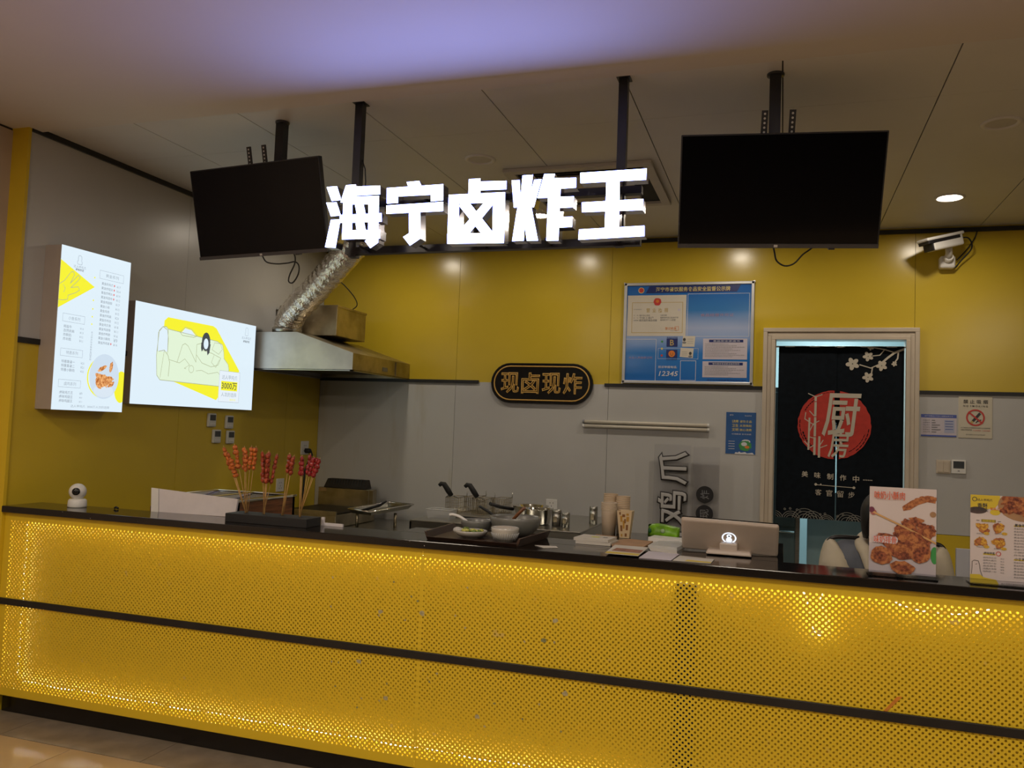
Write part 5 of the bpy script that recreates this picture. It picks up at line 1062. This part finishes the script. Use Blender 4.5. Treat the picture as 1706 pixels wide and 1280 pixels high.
# ---- menu stands in clear holders
def blob_mat(nm, a, b, sc_=110):
    return mat(nm, a, .5, col2=b, scale=sc_, vthr=(.38, .60))
fried = blob_mat('printed_fried_meat', (.36, .105, .045), (.11, .022, .012)); fried2 = blob_mat('printed_golden_meat', (.50, .19, .065), (.24, .065, .025)); fried3 = blob_mat('printed_gold_snack', (.72, .42, .06), (.40, .15, .02), 160)
def stand(label, x0, x1, z0, z1, y, name='menu_stand'):
    t = thing(name, label, 'menu', ((x0 + x1) / 2, y, ZT)); L = .10
    box(x0, y, z0, x1, y + .0012, z1).build('sheet', mat('menu_paper', (.66, .58, .58), .35, var=.03), t)
    MB().box(x0 - .003, y + .0016, ZT + .004, x1 + .003, y + .004, z1 + .002).box(x0 - .003, y - .03, ZT, x1 + .003, y + .055, ZT + .004).build('acrylic_holder', clear, t)
    MB().box(x0 - .003, y - .004, ZT + .004, x1 + .003, y - .0022, ZT + .018).build('front_lip', clear, t)
    return t, Print(plane((x0, y, z0), (1, 0, 0), (0, 0, 1), (0, -1, 0)), x1 - x0, z1 - z0, t)
t, p = stand('A4 menu stand with a large fried chicken photo and red title', .305, .523, 1.037, 1.342, 3.28)
def meat(a, b, rx, ry, rot, m, L, n=20, j=.10): p.disc(a, b, rx, m, L, n=n, jit=j, rx=rx, ry=ry, rot=rot, name='printed_food')
p.poly([(0, .66), (1, .58), (1, 1), (0, 1)], mat('menu_lower_tone', (.52, .47, .52), .35, var=.04), 1)
for k in range(9): meat(.56 + .048 * k, .21 - .075 * math.sin(k / 8 * 2.2) - .005 * k, .014, .008, -.5 + .05 * k, fried2, 4, 12, .25)
p.line([(.52, .245), (.60, .23), (.72, .17), (.86, .13), (.97, .14)], .012, fried2, 3, 'printed_food')
for k in range(60):
    a = .40 + .52 * random.random(); lim = .36 + abs(a - .68) * .45; b = random.uniform(lim - .02, .60); meat(a, b, random.uniform(.012, .026), random.uniform(.006, .011), random.uniform(-1.4, 1.4), (fried, fried, fried2)[k % 3], 5 + k * .05, 12, .25)
p.line([(.03, .285), (.12, .32), (.55, .46), (1.0, .62)], .006, mat('printed_wood_pick', (.62, .36, .14), .5, var=.1), 9); p.disc(.03, .27, .010, mat('printed_plum', (.16, .03, .07), .5, var=.1), 9); p.disc(.06, .30, .010, mat('printed_plum2', (.40, .14, .12), .5, var=.1), 8)
for (a, b, rx, ry, r_) in ((.30, .62, .045, .022, .3), (.38, .68, .03, .030, 0), (.52, .60, .03, .03, .2), (.66, .60, .040, .030, .3), (.50, .72, .045, .034, .1), (.62, .73, .030, .026, 0), (.82, .66, .020, .018, 0)): meat(a, b, rx, ry, r_, fried, 11, 22, .09); meat(a - .02, b - .02, rx * .5, ry * .5, r_, fried2, 12, 16, .2)
for (a, b, rx, ry, m_) in ((.19, .80, .036, .032, fried2), (.17, .81, .024, .018, fried), (.76, .74, .034, .036, fried2), (.74, .76, .018, .024, fried), (.82, .71, .018, .014, fried), (.50, .925, .040, .024, fried2), (.50, .93, .026, .012, fried)): meat(a, b, rx, ry, .1, m_, 13, 26, .09)
p.disc(.975, .76, .012, ink_gr, 5, ry=.03); p.disc(.95, .29, .010, kraft_m, 4)
tt_ = mat('title_vermilion', (.66, .12, .05), .5, var=.05)
p.text('味奶小酥肉', .07, .53, .095, tt_, 16, hh=.030, bold=.01); p.poly([(.06, .575), (.40, .57), (.43, .59), (.43, .63), (.40, .655), (.06, .65)], ink_pk, 15); p.text('味奶排骨', .07, .41, .613, tt_, 16, hh=.026, bold=.01)
p.done()
t, p = stand('white menu stand with yellow heading and price lists at the right edge', .63, .842, 1.028, 1.332, 3.28)
my = mat('menu_yellow', (.66, .50, .04), .45, var=.05)
p.poly([(0, 0), (.43, 0), (.43, .07), (.36, .14), (.0, .20)], my); p.text('达人甲鸡爪', .10, .32, .055, ink_k, 3); p.ring(.06, .05, .006, .008, ink_k, 3, 12); p.text('香酥', .10, .25, .115, ink_k, 4, hh=.014, bold=.01); p.text('卤炸鸭头', .02, .26, .165, ink_k, 4, hh=.016, bold=.01); p.text('新品上市', .29, .46, .15, ink_o, 4, hh=.010, bold=.01); p.disc(.36, .19, .016, my, 2, ry=.010); p.disc(.10, .175, .03, mat('printed_dark_sauce', (.08, .05, .05), .5, var=.3), 2, ry=.012)
p.disc(.80, .10, .085, kraft_m, 2, ry=.055)
for k in range(40): p.disc(min(.985, .78 + random.uniform(-.28, .21)), .09 + random.uniform(-.075, .10), .012, (fried, fried2)[k % 2], 3 + k * .05, n=12, jit=.2, rx=random.uniform(.010, .02), ry=.009, rot=random.uniform(-1, 1), name='printed_food')
p.rect(.16, .275, .37, .305, mat('olive_bar', (.30, .24, .06), .5, var=.1), 2); p.text('招牌推荐', .18, .35, .29, my, 3, hh=.009, bold=.008); p.line([(.09, .29), (.13, .29)], .0015, ink_k); p.line([(.40, .29), (.44, .29)], .0015, ink_k)
for (a, b) in ((.16, .375), (.42, .365), (.16, .525), (.41, .535)):
    for k in range(9): p.disc(a + random.uniform(-.055, .055), b + random.uniform(-.03, .03), .009, (fried3, fried2)[k % 2], 4 + k * .1, n=12, jit=.2, rx=.013, ry=.009, rot=random.uniform(-1, 1), name='printed_food')
    p.disc(a + .075, b + .06, .009, my, 5, ry=.005); p.text('香酥炸鸡', a - .07, a + .05, b + .065, ink_g, 5, hh=.004); p.text('¥18', a + .05, a + .10, b + .06, ink_r, 6, hh=.005)
p.text('卤味拼盘', .20, .36, .655, ink_k, 4, hh=.009, bold=.01); p.rect(.19, .66, .37, .675, my, 2); p.ring(.41, .655, .006, .008, ink_r, 4, 12)
for i in range(6): p.text(('卤鸡爪三只', '卤鸭头两只', '卤牛肉小份', '卤豆腐干', '卤藕片海带', '卤鸭脖一份')[i], .19, .38, .705 + .031 * i, ink_g, 4, hh=.006); p.text(('¥12', '¥15', '¥20', '¥8', '¥9', '¥16')[i], .44, .49, .71 + .031 * i, ink_g, 4, hh=.005)
for blk, (b0, n_) in enumerate(((.32, 10), (.70, 6))):
    p.text(('黄金系列', '小食系列')[blk], .64, .84, b0, ink_k, 4, hh=.010, bold=.01); p.rect(.63, b0 + .003, .86, b0 + .016, my, 2)
    for i in range(n_): p.text(('黄金炸鸡爪', '黄金炸翅尖', '黄金鸭头', '黄金鸡翅', '黄金鸡排', '黄金炸鸡腿', '黄金鸡块', '黄金小串', '小酥肉', '炸年糕')[i], .63, .80, b0 + .04 + .033 * i, ink_g, 4, hh=.006); p.text('¥%d' % (8 + i), .88, .93, b0 + .04 + .033 * i, ink_g, 4, hh=.005)
p.line([(.02, .90), (.03, .80), (.03, .76), (.06, .745), (.12, .75), (.14, .80), (.15, .86), (.18, .92)], .0015, ink_k); p.line([(.08, .79), (.10, .785)], .0015, ink_k)
p.poly([(0, .905), (.14, .90), (.20, .93), (.38, .95), (.42, 1), (0, 1)], my, 3); p.text('达人甲鸡爪卤味炸货现卤现炸海宁店', .45, .96, .985, ink_k, 4, hh=.005)
p.done()
t = thing('price_holder', 'plain grey white plastic holder standing behind the right menu stand', 'holder', (.775, 3.97, 0))
box(.706, 3.95, .60, .84, 3.965, 1.068).build('sheet', mat('grey_white_sheet', (.50, .50, .54), .5, var=.04), t, .002); MB().tube([(.775, 3.97, 0), (.775, 3.97, .62)], .012, 10).build('post', steel, t); MB().lathe([(.10, 0), (.10, .01), (.02, .02), (.001, .02)], (.775, 3.97, 0), 20).build('base', steel, t)

# ================================================================== THE PERSON BEHIND THE COUNTER
def skin_obj(name, chains, m, parent, root, sub=2, smooth=.6):
    """chains: lists of (co, radius[, radius2]); equal coordinates are joined into one vertex"""
    bm = bmesh.new(); lay = bm.verts.layers.skin.verify(); idx = {}; org = ORG[parent]
    def V(co, r):
        k = tuple(round(c, 4) for c in co)
        if k not in idx:
            v = bm.verts.new(Vector(co) - org); v[lay].radius = (r if isinstance(r, tuple) else (r, r)); idx[k] = v
            if (Vector(co) - Vector(root)).length < 1e-4: v[lay].use_root = True
        return idx[k]
    for ch in chains:
        vs = [V(c, r) for c, r in ch]
        for a, b in zip(vs[:-1], vs[1:]):
            if bm.edges.get((a, b)) is None: bm.edges.new((a, b))
    me = bpy.data.meshes.new(name); bm.to_mesh(me); bm.free(); me.materials.append(m)
    o = bpy.data.objects.new(name, me); C.objects.link(o); o.parent = parent; ORG[o] = org
    s = o.modifiers.new('skin', 'SKIN'); s.branch_smoothing = smooth; s.use_smooth_shade = True
    d = o.modifiers.new('sub', 'SUBSURF'); d.levels = sub; d.render_levels = sub
    return o
PX, PY = .415, 3.80
per = thing('person', 'person in a cream and blue grey jacket sitting bowed behind the counter', 'person', (PX, PY, 0))
skin_m = mat('skin', (.50, .27, .17), .5, var=.06, scale=20); hair_m = mat('black_hair', (.008, .006, .006), .45, var=.3, scale=60, stretch=(1, 1, .2)); trous = mat('black_trousers', (.012, .012, .014), .8, var=.2)
cream_j = mat('cream_jacket', (.60, .53, .40), .75, var=.08, scale=12, bump=.15, bscale=60); blue_j = mat('blue_grey_jacket', (.15, .165, .20), .8, var=.10, scale=12, bump=.15, bscale=60)
hip = (PX, PY + .16, .625); chest = (PX, PY + .05, .93); neck = (PX - .002, PY - .005, 1.075); headc = (PX - .008, PY - .055, 1.195)
shL = (PX - .185, PY + .02, 1.035); shR = (PX + .185, PY + .02, 1.035)
# right arm (image left): elbow on the counter edge, hand raised to the cheek; other arm on the lap
elL = (PX - .215, PY - .05, .80); wrL = (PX - .10, PY - .24, .78); elR = (PX + .215, PY - .05, .80); wrR = (PX + .10, PY - .24, .78)
palmL = (PX - .065, PY - .285, .765)
fing = []
for k, (dx, l) in enumerate(((.028, .050), (.012, .055), (-.004, .052), (-.020, .042))):
    b0 = (palmL[0] + dx, palmL[1] - .032, palmL[2]); b1 = (b0[0], b0[1] - l * .5, b0[2] - .006); b2 = (b1[0], b1[1] - l * .35, b1[2] - .016); fing.append([(palmL, .022), (b0, .0095), (b1, .0085), (b2, .007)])
fing.append([(palmL, .022), ((palmL[0] + .034, palmL[1] - .006, palmL[2]), .011), ((palmL[0] + .050, palmL[1] - .028, palmL[2] - .004), .009), ((palmL[0] + .054, palmL[1] - .046, palmL[2] - .008), .0075)])
fing2 = []; palmR = (PX + .065, PY - .285, .765)
for k, (dx, l) in enumerate(((-.028, .050), (-.012, .055), (.004, .052), (.020, .042))):
    b0 = (palmR[0] + dx, palmR[1] - .032, palmR[2]); b1 = (b0[0], b0[1] - l * .5, b0[2] - .006); b2 = (b1[0], b1[1] - l * .35, b1[2] - .016); fing2.append([(palmR, .022), (b0, .0095), (b1, .0085), (b2, .007)])
fing2.append([(palmR, .022), ((palmR[0] - .034, palmR[1] - .006, palmR[2]), .011), ((palmR[0] - .050, palmR[1] - .028, palmR[2] - .004), .009), ((palmR[0] - .054, palmR[1] - .046, palmR[2] - .008), .0075)])
knL = (PX - .11, PY - .26, .58); knR = (PX + .11, PY - .26, .58); anL = (PX - .10, PY - .18, .12); anR = (PX + .10, PY - .18, .12)
hipL = (PX - .085, PY + .12, .585); hipR = (PX + .085, PY + .12, .585)
body = [[(hip, .13), (chest, (.145, .105)), (neck, .050), (headc, (.072, .082)), ((headc[0], headc[1] + .005, headc[2] + .055), .062)],
        [(headc, (.072, .082)), ((headc[0], headc[1] - .050, headc[2] - .060), .040)],
        [(headc, (.072, .082)), ((headc[0], headc[1] - .105, headc[2] - .020), .011)],
        [(chest, (.145, .105)), (shL, .055), (elL, .040), (wrL, .026), (palmL, .022)], [(chest, (.145, .105)), (shR, .055), (elR, .040), (wrR, .026), (palmR, .022)],
        [(hip, .13), (hipL, .085), (knL, .060), (anL, .040), ((anL[0], anL[1] - .14, .05), .032)], [(hip, .13), (hipR, .085), (knR, .060), (anR, .040), ((anR[0], anR[1] - .14, .05), .032)]] + fing + fing2
skin_obj('body', body, skin_m, per, hip)
skin_obj('trousers', [[(hip, .155), (hipL, .120), (knL, .080), (anL, .056)], [(hip, .155), (hipR, .120), (knR, .080), (anR, .056)]], trous, per, hip)
up1 = (PX, PY + .015, 1.02)
jk = skin_obj('jacket', [[((PX, PY + .15, .64), (.175, .165)), ((PX, PY + .10, .78), (.20, .155)), (chest, (.215, .155)), (up1, (.15, .12)), ((PX, PY + .005, 1.075), (.075, .075))],
    [(up1, (.15, .12)), ((PX - .14, PY + .015, 1.025), .088), ((PX - .19, PY + .015, 1.005), .075)], [(up1, (.15, .12)), ((PX + .14, PY + .015, 1.025), .088), ((PX + .19, PY + .015, 1.005), .075)]], blue_j, per, (PX, PY + .15, .64))
mid = lambda a, b, t_: tuple(a[i] + (b[i] - a[i]) * t_ for i in range(3))
skin_obj('sleeve', [[((PX - .165, PY + .02, 1.045), .078), (shL, .084), (mid(shL, elL, .5), .072), (elL, .060), (mid(elL, wrL, .55), .050), (mid(elL, wrL, .93), .043)]], cream_j, per, (PX - .165, PY + .02, 1.045))
skin_obj('sleeve', [[((PX + .165, PY + .02, 1.045), .078), (shR, .084), (mid(shR, elR, .5), .072), (elR, .060), (mid(elR, wrR, .55), .050), (mid(elR, wrR, .93), .043)]], cream_j, per, (PX + .165, PY + .02, 1.045))
skin_obj('hood', [[((PX - .10, PY + .03, 1.075), .032), ((PX - .05, PY + .09, 1.10), .040), ((PX + .05, PY + .09, 1.10), .040), ((PX + .10, PY + .03, 1.075), .032)], [((PX - .10, PY + .03, 1.075), .032), ((PX - .085, PY - .075, 1.06), .026), ((PX - .05, PY - .13, .95), .024)], [((PX + .10, PY + .03, 1.075), .032), ((PX + .085, PY - .075, 1.06), .026), ((PX + .05, PY - .13, .95), .024)]], cream_j, per, (PX - .10, PY + .03, 1.075))
for sgn, sh_, el_ in ((-1, shL, elL), (1, shR, elR)):
    m5 = mid(sh_, el_, .5)
    MB().tube(smooth_path([(PX + sgn * .10, PY + .01, 1.098), (sh_[0] + sgn * .010, sh_[1] - .02, sh_[2] + .060), (sh_[0] + sgn * .040, sh_[1] - .02, sh_[2] + .030), (sh_[0] + sgn * .056, sh_[1] - .02, sh_[2] - .04), (m5[0] + sgn * .052, m5[1] - .01, m5[2]), (el_[0] + sgn * .048, el_[1] + .01, el_[2])], 6), .009, 8).build('piping', blackp, per)
# face: eyes, brows, mouth, ears; hair as a cap with a fringe and long sides
fz = headc[1] - .078
for sgn in (-1, 1):
    MB().ell((headc[0] + sgn * .030, fz + .006, headc[2] + .002), (.012, .008, .007), 12, 8).build('eye', white_p, per); MB().ell((headc[0] + sgn * .030, fz - .001, headc[2] + .001), (.005, .003, .005), 10, 6).build('iris', rubber, per)
    MB().tube([(headc[0] + sgn * .044, fz + .008, headc[2] + .016), (headc[0] + sgn * .018, fz + .000, headc[2] + .019)], .003, 6).build('eyebrow', hair_m, per); MB().ell((headc[0] + sgn * .078, headc[1] + .005, headc[2] - .008), (.009, .018, .028), 10, 8).build('ear', skin_m, per)
MB().ell((headc[0], fz + .000, headc[2] - .050), (.019, .007, .005), 12, 6).build('mouth', mat('lips', (.40, .13, .11), .45, var=.1), per)
hm = MB()
for i in range(13):
    for k in range(28):
        ph = 2 * PI * k / 28; back = math.sin(ph); w_ = min(1, max(0, (back + .80) / .35)); mx_ = (.36 + .30 * w_) * PI
        th_ = mx_ * i / 12; dr = .055 * w_ * max(0, (i - 9) / 3); wob = 1 + .015 * math.sin(k * 5.0)
        hm.v.append((headc[0] + .092 * math.sin(th_) * math.cos(ph) * wob, headc[1] + .010 + .102 * math.sin(th_) * math.sin(ph) * wob, headc[2] + .014 + .098 * math.cos(th_) - dr))
for i in range(12):
    for k in range(28): hm.f.append((i * 28 + k, (i + 1) * 28 + k, (i + 1) * 28 + (k + 1) % 28, i * 28 + (k + 1) % 28)); hm.sm.append(True)
ho = hm.build('hair', hair_m, per); so = ho.modifiers.new('thick', 'SOLIDIFY'); so.thickness = .008
for sgn in (-1, 1):
    MB().box(PX + sgn * .10 - .045, PY - .345, .0, PX + sgn * .10 + .045, PY - .10, .075).build('shoe', rubber, per, .02)
t = thing('stool', 'round black stool under the seated person', 'stool', (PX, PY + .12, 0))
MB().lathe([(.001, .0), (.17, .0), (.18, .012), (.18, .035), (.17, .045), (.001, .045)], (PX, PY + .13, .435), 28).build('seat', rubber, t)
for k in range(4): a = PI / 4 + k * PI / 2; MB().tube([(PX + .12 * math.cos(a), PY + .13 + .12 * math.sin(a), .435), (PX + .17 * math.cos(a), PY + .13 + .17 * math.sin(a), .0)], .012, 8).build('leg', steel, t)
MB().lathe([(.150, -.008), (.158, 0), (.150, .008), (.142, 0), (.150, -.008)], (PX, PY + .13, .18), 24).build('foot_ring', steel, t)
